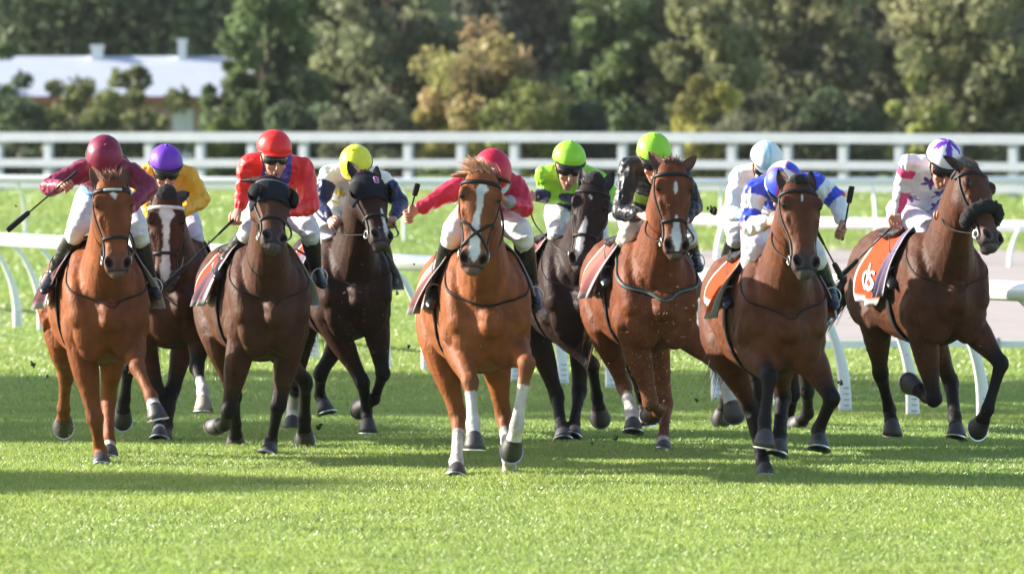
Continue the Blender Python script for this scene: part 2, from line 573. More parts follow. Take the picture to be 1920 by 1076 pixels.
# ------------------------------------------------------------------ horses
TR = np.array([  # f, centre u, half width, half height of the trunk
    (0.80, 1.10, 0.09, 0.11), (0.72, 1.10, 0.20, 0.24), (0.56, 1.14, 0.262, 0.35), (0.38, 1.18, 0.272, 0.41), (0.15, 1.165, 0.275, 0.385),
    (-0.10, 1.16, 0.29, 0.36), (-0.35, 1.19, 0.285, 0.34), (-0.55, 1.24, 0.28, 0.32), (-0.72, 1.26, 0.255, 0.28), (-0.86, 1.25, 0.19, 0.22), (-0.94, 1.25, 0.09, 0.11)])

HEADP = np.array([  # t, half width, front, back
    (-0.04, 0.070, 0.005, -0.09), (0.03, 0.098, 0.040, -0.105), (0.15, 0.122, 0.066, -0.135), (0.29, 0.128, 0.072, -0.180), (0.42, 0.112, 0.066, -0.160),
    (0.55, 0.088, 0.056, -0.112), (0.68, 0.075, 0.050, -0.090), (0.80, 0.079, 0.050, -0.082), (0.89, 0.086, 0.050, -0.072), (0.96, 0.072, 0.034, -0.062), (1.0, 0.050, 0.010, -0.045)])
HL = 0.63

class Horse: pass

def build_horse(h):
    H = Horse()
    sc = h.get('sc', 1.0)
    Yc = h['Y']
    c = P(h['chest'], 600, Yc); r = P(h['rump'], 600, Yc + 1.29)
    F = nrm(A(c[0] - r[0], c[1] - r[1], 0)); S = A(-F[1], F[0], 0); U = A(0, 0, 1)
    if S[0] < 0: S = -S
    O = A(c[0], c[1], 0) - F * 0.70 * sc
    dz = h.get('dz', -0.1)
    H.O, H.F, H.S, H.sc, H.dz, H.h = O, F, S, sc, dz, h
    def L(s, f, u): return O + S * s * sc + F * f * sc + U * (u + dz) * sc
    H.L = L
    def PF(px, py, f):
        Y = O[1] + F[1] * f * sc
        for _ in range(3):
            q = P(px, py, Y)
            s = (q - O) @ S
            Y = O[1] + F[1] * f * sc + S[1] * s
        return P(px, py, Y)
    H.PF = PF
    root = empty('racehorse', tuple(O))
    tag(root, h['label'], 'horse', 'galloping racehorses')
    H.root = root
    mb = Mesh(); sk = Skel()
    # trunk
    def trow(f): return [np.interp(f, TR[::-1, 0], TR[::-1, k]) for k in (1, 2, 3)]
    def trunk(f, ang, off=0.0):                 # ang 0 = top, positive to image right
        cu, w, hh = trow(f)
        s = math.sin(ang); k = math.cos(ang)
        e = 2 / 2.25
        x = math.copysign(abs(s) ** e, s) * (w + off); z = math.copysign(abs(k) ** e, k) * (hh + off)
        return L(x, f, cu + z)
    H.trunk = trunk
    tp = [L(0, a[0], a[1]) for a in TR]
    sp = mb.tube(tp, TR[:, 2:4] * sc, n=22, res=3, sq=2.25)
    sk.add('trunk', *sp, list(TR[:, 0]))
    # head frame
    poll = PF(h['poll'][0], h['poll'][1], h.get('pf', 1.12))
    hl = HL * sc * h.get('hs', 1.0)
    mz = P(h['muz'][0], h['muz'][1], poll[1])
    d2 = hl * hl - ((mz - poll) ** 2).sum()
    mz = P(h['muz'][0], h['muz'][1], poll[1] - math.sqrt(max(d2, 0.004)))
    Ax = nrm(mz - poll)
    hl = np.linalg.norm(mz - poll)
    yaw = math.radians(h.get('hy', 0))
    fd = F * math.cos(yaw) + S * math.sin(yaw)
    N = nrm(fd - Ax * (fd @ Ax) + U * 0.0)
    X = np.cross(Ax, N)
    if X @ S < 0: X = -X
    hw = 1.0 * sc
    def Hd(x, t, n): return poll + X * x * hw + Ax * t * hl + N * n * hw
    H.Hd, H.poll, H.Ax, H.N, H.X, H.hl = Hd, poll, Ax, N, X, hl
    def hring(t, ang, off=0.0):                 # ang 90 deg = front of face, 0 = image right side
        w = np.interp(t, HEADP[:, 0], HEADP[:, 1]); fr = np.interp(t, HEADP[:, 0], HEADP[:, 2]); bk = np.interp(t, HEADP[:, 0], HEADP[:, 3])
        e = 2 / 2.3
        cs, sn = math.cos(ang), math.sin(ang)
        return Hd(math.copysign(abs(cs) ** e, cs) * (w + off), t, (fr + bk) / 2 + math.copysign(abs(sn) ** e, sn) * ((fr - bk) / 2 + off))
    H.hring = hring
    sp = mb.tube([Hd(0, a[0], (a[2] + a[3]) / 2) for a in HEADP], np.stack([HEADP[:, 1], (HEADP[:, 2] - HEADP[:, 3]) / 2], 1) * hw, up=N, n=20, res=3, sq=2.3)
    sk.add('head', *sp, list(HEADP[:, 0]))
    for sx in (-1, 1):
        mb.ball(Hd(sx * 0.084, 0.33, -0.09), (0.044 * hw, 0.10 * hw, 0.075 * hw), axes=(X, Ax, N))        # cheek
        mb.ball(Hd(sx * 0.108, 0.232, 0.036), (0.030 * hw, 0.048 * hw, 0.028 * hw), axes=(X, Ax, N))        # brow
        mb.ball(Hd(sx * 0.058, 0.875, 0.030), (0.034 * hw, 0.052 * hw, 0.030 * hw), axes=(X, Ax, N))     # nostril
        mb.tube([Hd(sx * 0.100, 0.40, 0.012), Hd(sx * 0.078, 0.55, 0.016), Hd(sx * 0.060, 0.68, 0.012)], [0.018 * hw, 0.013 * hw, 0.008 * hw], up=N, n=8)  # facial crest
    mb.ball(Hd(0, 0.965, -0.058), (0.044 * hw, 0.036 * hw, 0.032 * hw), axes=(X, Ax, N))                # chin
    mb.ball(Hd(0, 0.985, 0.008), (0.048 * hw, 0.032 * hw, 0.034 * hw), axes=(X, Ax, N))
    # neck
    nb, ne = L(0, 0.50, 1.22), Hd(0, 0.06, -0.055)
    mid = nb * 0.5 + ne * 0.5
    q1, q3 = nb * 0.74 + ne * 0.26, nb * 0.24 + ne * 0.76
    nt_ = nrm(ne - nb); nup = nrm(U - nt_ * (U @ nt_))
    NR = [(0.215, 0.30), (0.163, 0.25), (0.124, 0.21), (0.105, 0.175), (0.088, 0.125)]
    bend = nup * 0.035
    npth = [nb, q1 + bend * 0.5, mid + bend, q3 + bend * 0.8, ne]
    sp = mb.tube(npth, np.array(NR) * sc, up=nup, n=18, res=4, sq=2.1)
    sk.add('neck', *sp, [0, .25, .5, .75, 1])
    H.npath, H.nup, H.NR = npth, nup, np.array(NR) * sc
    # chest and shoulder muscles
    for sx in (-1, 1):
        mb.ball(L(sx * 0.10, 0.69, 1.02), (0.13 * sc, 0.080 * sc, 0.22 * sc), axes=(S, F, U), n=16, m=12)
        mb.tube([L(sx * 0.135, 0.40, 1.47), L(sx * 0.185, 0.58, 1.27), L(sx * 0.175, 0.68, 1.08)], np.array([(0.075, 0.09), (0.090, 0.12), (0.088, 0.10)]) * sc, up=F, n=14)
        mb.tube([L(sx * 0.19, 0.62, 1.10), L(sx * 0.215, 0.44, 1.0)], np.array([(0.075, 0.10), (0.07, 0.12)]) * sc, n=12)
        mb.ball(L(sx * 0.17, -0.62, 1.22), (0.115 * sc, 0.27 * sc, 0.25 * sc), axes=(S, F, U), n=16, m=10)
    # legs
    hoofs = []
    for nm, K in h['legs'].items():
        fore = nm[1] == 'F'; sx = -1 if nm[0] == 'L' else 1
        if fore: st, L1, L2, L3 = L(sx * 0.165, 0.53, 0.95), 0.42 * sc, 0.275 * sc, 0.20 * sc
        else: st, L1, L2, L3 = L(sx * 0.175, -0.40, 0.92), 0.45 * sc, 0.37 * sc, 0.20 * sc
        joints = [st]
        cur = st
        for (px, py, sg), Ln in zip(K, (L1, L2, L3)):
            q = P(px, py, cur[1])
            d2 = Ln * Ln - (q[0] - cur[0]) ** 2 - (q[2] - cur[2]) ** 2
            dd = math.sqrt(max(d2, 0.0)) * sg
            q = P(px, py, cur[1] - dd)
            if len(joints) == 3 and q[2] < .0: q = P(px, py, (HCAM + .022) * FPX / (py - HOR))
            joints.append(q); cur = q
        e, k, f, t = joints
        low = t[2]
        a = nrm(t - f)
        fw = F - a * (F @ a)
        if np.linalg.norm(fw) < 0.3: fw = U - a * (U @ a)
        fw = nrm(fw)
        sd = np.cross(a, fw)
        cor = f + (t - f) * 0.52
        lat = S
        if fore:
            top = [L(sx * 0.15, 0.60, 1.15), e * 0.5 + L(sx * 0.165, 0.56, 1.05) * 0.5, e]
            pth = top + [e * .62 + k * .38, e * .25 + k * .75, e * .1 + k * .9, k, k * .82 + f * .18, k * .5 + f * .5, k * .16 + f * .84, f, f * .5 + cor * .5, cor]
            rd = [(.11, .13), (.115, .135), (.105, .125), (.090, .100), (.060, .066), (.055, .058), (.060, .062), (.046, .049), (.039, .044), (.042, .046), (.052, .054), (.045, .046), (.055, .056)]
            kn = [-1, -.5, 0, .38, .75, .9, 1, 1.18, 1.5, 1.84, 2, 2.5, 3]
        else:
            top = [L(sx * 0.15, -0.60, 1.18), L(sx * 0.175, -0.48, 1.04), e]
            pth = top + [e * .6 + k * .4, e * .22 + k * .78, k, k * .8 + f * .2, k * .5 + f * .5, k * .14 + f * .86, f, f * .5 + cor * .5, cor]
            rd = [(.14, .20), (.13, .19), (.110, .150), (.086, .11), (.056, .074), (.059, .076), (.048, .056), (.042, .049), (.043, .049), (.053, .055), (.046, .048), (.055, .056)]
            kn = [-1, -.5, 0, .4, .78, 1, 1.2, 1.5, 1.86, 2, 2.5, 3]
        rd = np.array(rd) * sc * np.interp(kn, [.5, 1.0, 1.3, 3], [1, .96, .92, .95])[:, None]
        sp = mb.tube(pth, rd, up=np.cross(S, nrm(k - e)) if abs(nrm(k - e) @ S) < 0.9 else F, n=14, res=3)
        sk.add(nm, *sp, kn)
        if fore:                                # pectoral into the forearm, and elbow point
            mb.tube([L(sx * 0.10, 0.66, 0.95), e * 0.75 + k * 0.25], np.array([(0.07, 0.08), (0.06, 0.07)]) * sc, n=10)
        hoofs.append((nm, f, cor, t, a, fw, sd))
    V, Fc = fuse(mb, 0.0105, it=2, fac=0.5, taubin=12)
    # surface relief: long soft muscle and rib undulation
    Nv = vnormals(V, Fc)
    T, Uu = sk.find(V)
    body = np.isin(T, ['trunk', 'neck'])
    amp = np.where(body, 0.009, 0.004)
    amp[T == 'head'] = 0.0012
    fl = (V - O) @ F / sc
    front = sstep(.55, .68, fl) * (T != 'head')
    V = V + Nv * (amp * .75 * (1 - .85 * front) * (vnoise(V, 6.0, 11) + 0.3 * vnoise(V, 15, 12)))[:, None]
    bvh = BVHTree.FromPolygons(V.tolist(), Fc)
    def snap(p, c, off, reach=0.10, lim=None):
        d = p - c; r = np.linalg.norm(d); d = d / r
        hit = bvh.ray_cast(Vector(c + d * (r + reach)), Vector(-d), r + reach)
        if hit[0] is None: return p
        q = float((A(*hit[0]) - c) @ d) + off
        if lim is not None: q = min(max(q, r), r + lim)
        return c + d * q
    H.snap = snap
    def groove(pts, depth, r):
        nonlocal V
        for sx in (-1, 1):
            q = catmull([L(sx * a_, b_, c_) for a_, b_, c_ in pts], 8)
            d2 = np.full(len(V), 9.0)
            near = np.linalg.norm(V - q.mean(0), axis=1) < .55 * sc
            d2[near] = np.linalg.norm(V[near][:, None, :] - q[None], axis=2).min(1)
            V = V - Nv * (depth * np.exp(-(d2 / r) ** 2))[:, None]
            if pts[0][0] == 0: break
    groove([(0, .83, 1.22), (0, .83, 1.05), (0, .76, .90), (0, .66, .78)], .012, .024)
    groove([(.13, .52, 1.50), (.19, .68, 1.30), (.13, .80, 1.16), (.06, .84, 1.10)], .012, .030)
    groove([(.05, .80, .93), (.15, .76, .88), (.24, .62, .90)], .006, .022)
    groove([(.29, .36, 1.30), (.28, .38, 1.10), (.26, .40, .95)], .014, .026)
    groove([(.30, -.30, 1.40), (.30, -.34, 1.15), (.28, -.26, .98)], .016, .045)
    groove([(.26, -.86, 1.25), (.29, -.70, 1.05), (.26, -.58, .90)], .012, .035)
    vein = 1 - np.abs(vnoise(V * A(1.3, 1.3, .8), 8.5, 61)) * 1.0
    vein2 = 1 - np.abs(vnoise(V * A(1, 1, .7), 14, 62))
    V = V + Nv * (np.where(T == 'head', .3, 1.0) * (1 - .8 * front) * (.0028 * sstep(.90, 1.0, vein) + .0018 * sstep(.90, 1, vein2)))[:, None]
    rel = V - poll
    hx, ht, hn = rel @ X / hw, rel @ Ax / hl, rel @ N / hw
    # nostril hollows and mouth line
    for sx in (-1, 1):
        d = np.sqrt(((hx - sx * (0.058 + (0.885 - ht) * .12)) / 0.020) ** 2 + ((ht - 0.885) / 0.048) ** 2 + ((hn - 0.045) / 0.06) ** 2)
        V += N * (hw * (-0.040 * np.exp(-d ** 2) + .007 * np.exp(-((d - 1.5) / .35) ** 2)) * (hn > -.01))[:, None]
    # ---- colours of the coat
    base = A(*h['coat']); n = len(V)
    base = base * A(.64, .54, .56)
    Cc = np.tile(base, (n, 1))
    v1 = vnoise(V, 3.1, 5); v2 = vnoise(V, 24, 6)
    Cc *= (1 + 0.22 * v1 + 0.10 * v2 + .10 * vnoise(V * A(1, 1, .35), 30, 7))[:, None]
    dark = A(*h.get('points', base * 0.8))
    for nm in ('LF', 'RF', 'LH', 'RH'):
        m = T == nm
        w = sstep(*h.get('pt_range', (0.45, 0.95)), Uu) * m
        Cc = Cc * (1 - w[:, None]) + dark * w[:, None]
        if nm in h.get('socks', {}):
            s0 = h['socks'][nm]
            w = sstep(s0, s0 + 0.18, Uu + 0.10 * vnoise(V, 20, 8)) * m
            Cc = Cc * (1 - w[:, None]) + A(0.56, 0.52, 0.48) * (w * (1 + .18 * vnoise(V, 18, 9)))[:, None]
    mh = T == 'head'
    w = sstep(0.70, 0.92, ht) * mh * h.get('muzzle_dark', 0.9)
    Cc = Cc * (1 - w[:, None]) + A(0.050, 0.038, 0.036) * w[:, None]
    # a paler ring at the lips
    for pl in h.get('marks', []):                # outline rows: t, centre x, half width
        pl = np.array(pl)
        cx = np.interp(ht, pl[:, 0], pl[:, 1]) + .006 * vnoise(V, 14, 22); wd = np.interp(ht, pl[:, 0], pl[:, 2], left=0, right=0)
        edge = wd - np.abs(hx - cx) + .006 * vnoise(V, 50, 21)
        w = sstep(-.003, .005, edge) * (wd > .002) * mh * (hn > -0.02)
        Cc = Cc * (1 - w[:, None]) + A(0.62, 0.58, 0.55) * w[:, None]
    for sx in (-1, 1):
        d = np.sqrt(((hx - sx * (0.058 + (0.885 - ht) * .12)) / 0.024) ** 2 + ((ht - 0.885) / 0.052) ** 2)
        w = np.exp(-d ** 4 * 1.0) * mh * (hn > 0)
        rimw = np.exp(-((d - 1.35) / .28) ** 2) * mh * (hn > 0) * .5
        Cc = Cc * (1 - rimw[:, None]) + A(0.17, 0.13, 0.12) * rimw[:, None]
        Cc = Cc * (1 - w[:, None]) + A(0.004, 0.003, 0.003) * w[:, None]
        d = np.sqrt(((hx - sx * 0.122) / 0.034) ** 2 + ((ht - 0.25) / 0.05) ** 2 + ((hn - 0.03) / 0.035) ** 2)
        w = np.exp(-d ** 2) * mh * 0.75
        Cc = Cc * (1 - w[:, None]) + base * 0.25 * w[:, None]
    w = sstep(.95, .99, ht) * mh * (hn > -.06) * h.get('pale_lip', .45)
    Cc = Cc * (1 - w[:, None]) + A(.16, .13, .12) * w[:, None]
    w = np.exp(-((ht - 0.965) / 0.010) ** 2) * mh * (hn > -0.05)
    Cc *= (1 - 0.8 * w)[:, None]
    # ears joined to the body
    EV, EF, EC = [V], list(Fc), [Cc]
    cnt = len(V)
    ea = h.get('ears', ((1.0, 0.45, -0.15), (1.0, 0.45, -0.15)))
    for sx, (eu, eo, eb) in zip((-1, 1), ea):
        b0 = Hd(sx * 0.066, 0.02, -0.035)
        dr = nrm(-Ax * eu + X * sx * eo + N * eb)
        sidev = nrm(X - dr * (X @ dr)); fn = np.cross(dr, sidev)
        if fn @ N < 0: fn = -fn
        fn = nrm(fn * 0.85 + X * sx * 0.5)
        sidev = np.cross(dr, fn)
        nu, nv = 7, 9
        G = np.zeros((2, nv, nu, 3))
        for iv in range(nv):
            v = iv / (nv - 1)
            wv = 0.042 * (math.sin(math.pi * min(0.5, 0.32 + v * 0.55)) if v < 0.35 else max(0.03, math.cos((v - 0.35) / 0.65 * math.pi / 2) ** 0.8)) * hw
            for iu in range(nu):
                u = iu / (nu - 1) * 2 - 1
                pos = b0 + dr * (v * 0.175 * hw - 0.02) + sidev * (wv * u) + fn * (0.030 * hw * (u * u) * (1 - 0.5 * v) * (wv / 0.042))
                G[0, iv, iu] = pos + fn * 0.004
                G[1, iv, iu] = pos - fn * 0.006 * (1 - 0.3 * abs(u)) - fn * 0.008 * (1 - u * u)
        V2 = G.reshape(-1, 3)
        F2 = []
        for iv in range(nv - 1):
            for iu in range(nu - 1):
                a0 = iv * nu + iu
                F2.append((a0, a0 + 1, a0 + nu + 1, a0 + nu))
                b1 = a0 + nv * nu
                F2.append((b1, b1 + nu, b1 + nu + 1, b1 + 1))
        for iv in range(nv - 1):
            for iu in (0, nu - 1):
                a0 = iv * nu + iu
                F2.append((a0, a0 + nu, a0 + nu + nv * nu, a0 + nv * nu))
        c2 = np.tile(base * 0.9, (len(V2), 1)); c2[:nv * nu] = base * 0.55 + 0.03
        tipw = np.tile(np.repeat(np.linspace(0, 1, nv) > 0.75, nu), 2)
        if 'points' in h: c2[tipw] = dark * 1.2
        EV.append(V2); EC.append(c2); EF += [tuple(i + cnt for i in f) for f in F2]; cnt += len(V2)
    ob = mk('body', np.concatenate(EV), EF, M_COAT, root, np.concatenate(EC))
    # eyes
    for sx in (-1, 1):
        V2, F2 = ball(Hd(sx * 0.1075, 0.262, 0.036), 0.0235 * hw, n=12, m=8)
        mk('eye', V2, F2, M_EYE, root)
    # hooves with shoes
    for nm, f, cor, t, a, fw, sd in hoofs:
        col = A(0.45, 0.40, 0.33) * 0.8 if nm in h.get('pale_hoof', ()) else A(0.045, 0.042, 0.042)
        nsole = nrm(a * 0.8 - fw * 0.6)
        sc_ = sc
        n = 18
        rings = []
        for q, (w, rr) in enumerate(((-0.12, 0.044), (0.10, 0.054), (0.6, 0.063), (1.0, 0.070))):
            w_ = max(w, 0); nn = nrm(a * (1 - w_) + nsole * w_)
            f2 = nrm(fw - nn * (fw @ nn)); s2 = np.cross(nn, f2)
            cen = cor + (t - cor) * w - f2 * 0.01 * w
            ring = []
            for j in range(n):
                an = 2 * math.pi * j / n
                fx = math.cos(an); sy = math.sin(an)
                k = 1.12 if fx > 0 else 0.95
                ring.append(cen + f2 * rr * sc_ * fx * k + s2 * rr * sc_ * sy)
            rings.append(ring)
        # bulb inner ring for the sole
        nn = nsole; f2 = nrm(fw - nn * (fw @ nn)); s2 = np.cross(nn, f2)
        ring = [cen - nn * 0.012 + f2 * 0.052 * sc_ * math.cos(2 * math.pi * j / n) + s2 * 0.052 * sc_ * math.sin(2 * math.pi * j / n) for j in range(n)]
        rings.append(ring)
        V2 = np.array(rings).reshape(-1, 3)
        F2 = [(i * n + j, i * n + (j + 1) % n, (i + 1) * n + (j + 1) % n, (i + 1) * n + j) for i in range(4) for j in range(n)]
        F2 += [tuple(range(n)), tuple(4 * n + j for j in range(n - 1, -1, -1))]
        hf = mk('hoof', V2, F2, M_HOOF, root, np.tile(col, (len(V2), 1)))
        sb = Mesh()
        arc = [cen + nn * 0.004 + f2 * 0.067 * sc_ * math.cos(q) * (1.12 if math.cos(q) > 0 else 1.0) + s2 * 0.065 * sc_ * math.sin(q) for q in np.linspace(-2.5, 2.5, 13)]
        ribbon(sb, arc, [nn] * len(arc), 0.020, 0.008, res=2)
        sb.build('horseshoe', M_METAL, hf, smooth=False)
    # ---------------- hair
    def strands(name, roots, dirs, lens, width, col, droop=0.3, curl=0.02, seed=0):
        rg = np.random.default_rng(seed + 3)
        mb2 = Mesh()
        if name == 'forelock' and h.get('puff'):
            V2, F2 = ball(Hd(0, -.02 - .03 * h['puff'], 0.0), (.058 + .012 * h['puff'], .055 * h['puff'] + .015, .062), n=32, m=22, axes=(X, Ax, N))
            kn_ = mk('forelock_knot', V2 + vnormals(V2, F2) * (.006 * vnoise(V2 * A(1, .4, 1), 50, 3))[:, None], F2, M_FLEECE, root)
        for r0, d0, ln in zip(roots, dirs, lens):
            d0 = nrm(d0 + rg.normal(0, 0.06, 3))
            pts = [r0 + d0 * ln * q + U * (-droop * ln * q * q) + rg.normal(0, curl * ln, 3) * q for q in (0, .33, .66, 1)]
            sdv = nrm(np.cross(d0, rg.normal(0, 1, 3)))
            wv = width * rg.uniform(0.6, 1.3)
            Vv = []
            for q, p in zip((1, .9, .6, .1), pts): Vv += [p + sdv * wv * q, p - sdv * wv * q]
            mb2.add(Vv, [(0, 1, 3, 2), (2, 3, 5, 4), (4, 5, 7, 6)], A(*col) * rg.uniform(0.7, 1.35))
        return mb2.build(name, M_HAIR, root, smooth=False)
    hair = h.get('hair', (0.012, 0.010, 0.009))
    rg = np.random.default_rng(int(h['chest']))
    R0, D0, L0 = [], [], []
    mside = h.get('mane_side', 1)
    for q in np.linspace(0.12, 1.0, 110):
        for _ in range(4):
            i = q * 4; k = min(int(i), 3); fr = i - k
            cpt = npth[k] * (1 - fr) + npth[k + 1] * fr; rr = H.NR[k, 1] * (1 - fr) + H.NR[k + 1, 1] * fr
            R0.append(cpt + nup * (rr - 0.014) + S * rg.normal(0, .012) + rg.normal(0, 0.005, 3)); D0.append(nup * rg.uniform(0.1, 0.5) + X * mside * rg.uniform(0, .7) - F * 0.9); L0.append(rg.uniform(0.05, 0.12))
    strands('mane', R0, D0, L0, 0.0035, hair, 0.4, seed=1)
    fk = h.get('forelock', 0.5)
    R0, D0, L0 = [], [], []
    for _ in range(int(200 + 480 * fk)):
        R0.append(Hd(rg.normal(0, 0.032), rg.uniform(-0.06, 0.06), rg.uniform(-0.03, 0.036)))
        D0.append(-Ax * rg.uniform(0.15, 0.75) * min(fk, 1.1) - F * rg.uniform(.2, .9) + N * .25 + X * (h.get('fl_side', 0) + rg.normal(0, 0.16)) + Ax * max(0, .4 - fk))
        L0.append(rg.uniform(0.05, 0.10) * (0.55 + .75 * fk))
    strands('forelock', R0, D0, L0, 0.0021, h.get('forelock_col', hair), 0.25, seed=2)
    tr = L(0, -0.93, 1.33)
    td = h.get('tail', (0.0, -0.55, -0.6))
    R0, D0, L0 = [], [], []
    for _ in range(520):
        g1, g2 = rg.normal(0, 1), rg.normal(0, 1)
        R0.append(tr + rg.normal(0, 0.014, 3)); D0.append(S * (td[0] + .065 * g1) + F * td[1] + U * (td[2] + 0.065 * g2)); L0.append(rg.uniform(0.35, 0.68))
    strands('tail', R0, D0, L0, 0.0046, hair, 0.30, 0.03, seed=3)
    # ---------------- tack
    blk = A(0.014, 0.012, 0.011)
    lc = A(*h.get('leather', blk))
    def hstrap(name, tf, a0, a1, width, col=lc, off=0.008, n=20, parent=root, m=M_LEATHER, thick=0.005):
        sb = Mesh()
        ang = np.linspace(math.radians(a0), math.radians(a1), n)
        cen = [Hd(0, tf(q), -0.03) for q in ang]
        pth = [snap(hring(tf(q), q, off), c_, off * .8 if off > .003 else off, .06) for q, c_ in zip(ang, cen)]
        ribbon(sb, pth, [nrm(p - c_) for p, c_ in zip(pth, cen)], width, thick, res=2, col=col)
        return sb.build(name, m, parent)
    br = empty('bridle', (0, 0, 0)); br.parent = root
    hstrap('browband', lambda q: 0.115, -10, 190, 0.030 if h.get('brow_patch') else 0.024, A(*h.get('brow', blk)), 0.010, parent=br)
    if h.get('brow_patch'):
        hstrap('browband_plate', lambda q: 0.115, 68, 118, 0.016, A(0.6, 0.58, 0.55), 0.014, parent=br)
    hstrap('headpiece', lambda q: -0.005, 190, 350, 0.025, parent=br)
    for sx in (-1, 1):
        sb = Mesh()
        a_ = math.radians(8 if sx > 0 else 172)
        pth = [snap(hring(t_, a_, 0.009), Hd(0, t_, -.03), .006, .06) for t_ in (0.03, 0.2, 0.4, 0.6, 0.74, 0.84)]
        ribbon(sb, pth, [nrm(p - Hd(0, t_, -0.04)) for p, t_ in zip(pth, (0.03, 0.2, 0.4, 0.6, 0.74, 0.84))], 0.018, 0.005, res=3, col=lc)
        sb.build('cheek_strap', M_LEATHER, br)
    sb = Mesh()
    for t_ in (0.36,):
        pth = [hring(t_ - 0.02 * math.cos(q), q, 0.006) for q in np.linspace(math.radians(195), math.radians(345), 12)]
        ribbon(sb, pth, [nrm(p - Hd(0, t_, -0.05)) for p in pth], 0.014, 0.004, col=lc)
    sb.build('throat_lash', M_LEATHER, br)
    nbk = h.get('noseband', 'plain')
    if nbk == 'plain':
        hstrap('noseband', lambda q: 0.62, 0, 360, 0.022, n=30, parent=br)
    elif nbk == 'cross':
        hstrap('noseband', lambda q: 0.63 + 0.13 * math.cos(q), 0, 360, 0.018, n=34, parent=br)
        hstrap('noseband', lambda q: 0.63 - 0.13 * math.cos(q), 0, 360, 0.018, n=34, off=0.012, parent=br)
    elif nbk == 'sheepskin':
        sb = Mesh()
        pth = [hring(0.60 - 0.05 * math.sin(q), q, 0.022) for q in np.linspace(math.radians(-35), math.radians(215), 22)]
        V2, F2, _ = tube(pth, [0.044 * sc] * len(pth), up=Ax, n=16, res=3)
        nv2 = vnormals(V2, F2)
        V2 = V2 + nv2 * (0.011 * vnoise(V2, 60, 2) + 0.008 * vnoise(V2, 130, 4))[:, None]
        rg3 = np.random.default_rng(5)
        sb.add(V2, F2)
        for i in rg3.integers(0, len(V2), 1500):
            p = V2[i]; d = nrm(nv2[i] + rg3.normal(0, 0.35, 3)); s2 = nrm(np.cross(d, rg3.normal(0, 1, 3))) * 0.0022
            sb.add([p - s2, p + s2, p + d * rg3.uniform(0.008, 0.017)], [(0, 1, 2)])
        sb.build('sheepskin_noseband', M_FLEECE, br)
    H.bits = []
    for sx in (-1, 1):
        cpt = Hd(sx * 0.094, 0.83, -0.022)
        H.bits.append(cpt)
        sb = Mesh()
        ring = [cpt + Ax * 0.027 * math.cos(q) + N * 0.027 * math.sin(q) for q in np.linspace(0, 2 * math.pi, 17)]
        sb.tube(ring, [0.0045] * 17, up=X, n=6, res=1, cap=False)
        sb.build('bit_ring', M_METAL, br)
    if 'blinkers' in h:
        sb = Mesh()
        ts = np.linspace(0.02, h['blinkers'], 10); an = np.linspace(math.radians(-40), math.radians(220), 26)
        G = np.array([[hring(t_, q, 0.011) for q in an] for t_ in ts])
        G2 = np.array([[hring(t_, q, 0.007) for q in an] for t_ in ts])
        nv, nu = len(ts), len(an)
        F2 = []
        for i in range(nv - 1):
            for j in range(nu - 1):
                a0 = i * nu + j
                F2 += [(a0, a0 + 1, a0 + nu + 1, a0 + nu), tuple(nv * nu + q for q in (a0, a0 + nu, a0 + nu + 1, a0 + 1))]
        for j in range(nu - 1):
            for i in (0, nv - 1):
                a0 = i * nu + j; F2.append((a0, a0 + 1, a0 + 1 + nv * nu, a0 + nv * nu))
        sb.add(np.concatenate([G.reshape(-1, 3), G2.reshape(-1, 3)]), F2, A(0.016, 0.017, 0.022))
        hd = sb.build('blinker_hood', M_CLOTH, root)
        for sx in (-1, 1):
            sb = Mesh()
            c0 = Hd(sx * 0.128, 0.28, 0.01)
            rings = []
            for q in np.linspace(0, 1, 6):
                R = 0.055 * math.sqrt(max(0.0, 1 - (1 - q) ** 2)) + 0.004
                rings.append([c0 + X * sx * (0.055 * (1 - q) - 0.006) + N * (0.012 + 0.045 * q * 0.3) + Ax * R * math.cos(w) * 1.15 + N * R * math.sin(w) * (1.0) for w in np.linspace(0.35, math.pi + 2.6, 16)])
            V2 = np.array(rings); V3 = V2 - X * sx * 0.006
            nn_ = 16
            F2 = []
            for i in range(5):
                for j in range(nn_ - 1):
                    a0 = i * nn_ + j
                    F2 += [(a0, a0 + 1, a0 + nn_ + 1, a0 + nn_), tuple(6 * nn_ + q for q in (a0, a0 + nn_, a0 + nn_ + 1, a0 + 1))]
            sb.add(np.concatenate([V2.reshape(-1, 3), V3.reshape(-1, 3)]), F2, A(0.016, 0.017, 0.02))
            sb.build('blinker_cup', M_CLOTH, hd)
        if h.get('hood_mark'):
            sb = Mesh()
            cpt = hring(0.16, math.radians(84), 0.014)
            for q in (0, 1):
                ring = [cpt + Ax * (-0.012 + 0.024 * q) + (Ax * math.cos(w) * 0.013 + X * math.sin(w) * 0.017) for w in np.linspace(0, 2 * math.pi, 13)]
                sb.tube(ring, [0.005] * 13, up=N, n=6, res=1, cap=False, col=A(0.75, 0.35, 0.6))
            sb.build('hood_emblem', M_CLOTH, hd)
    # neck strap / breastplate
    ns = h.get('neckstrap', 0.010)
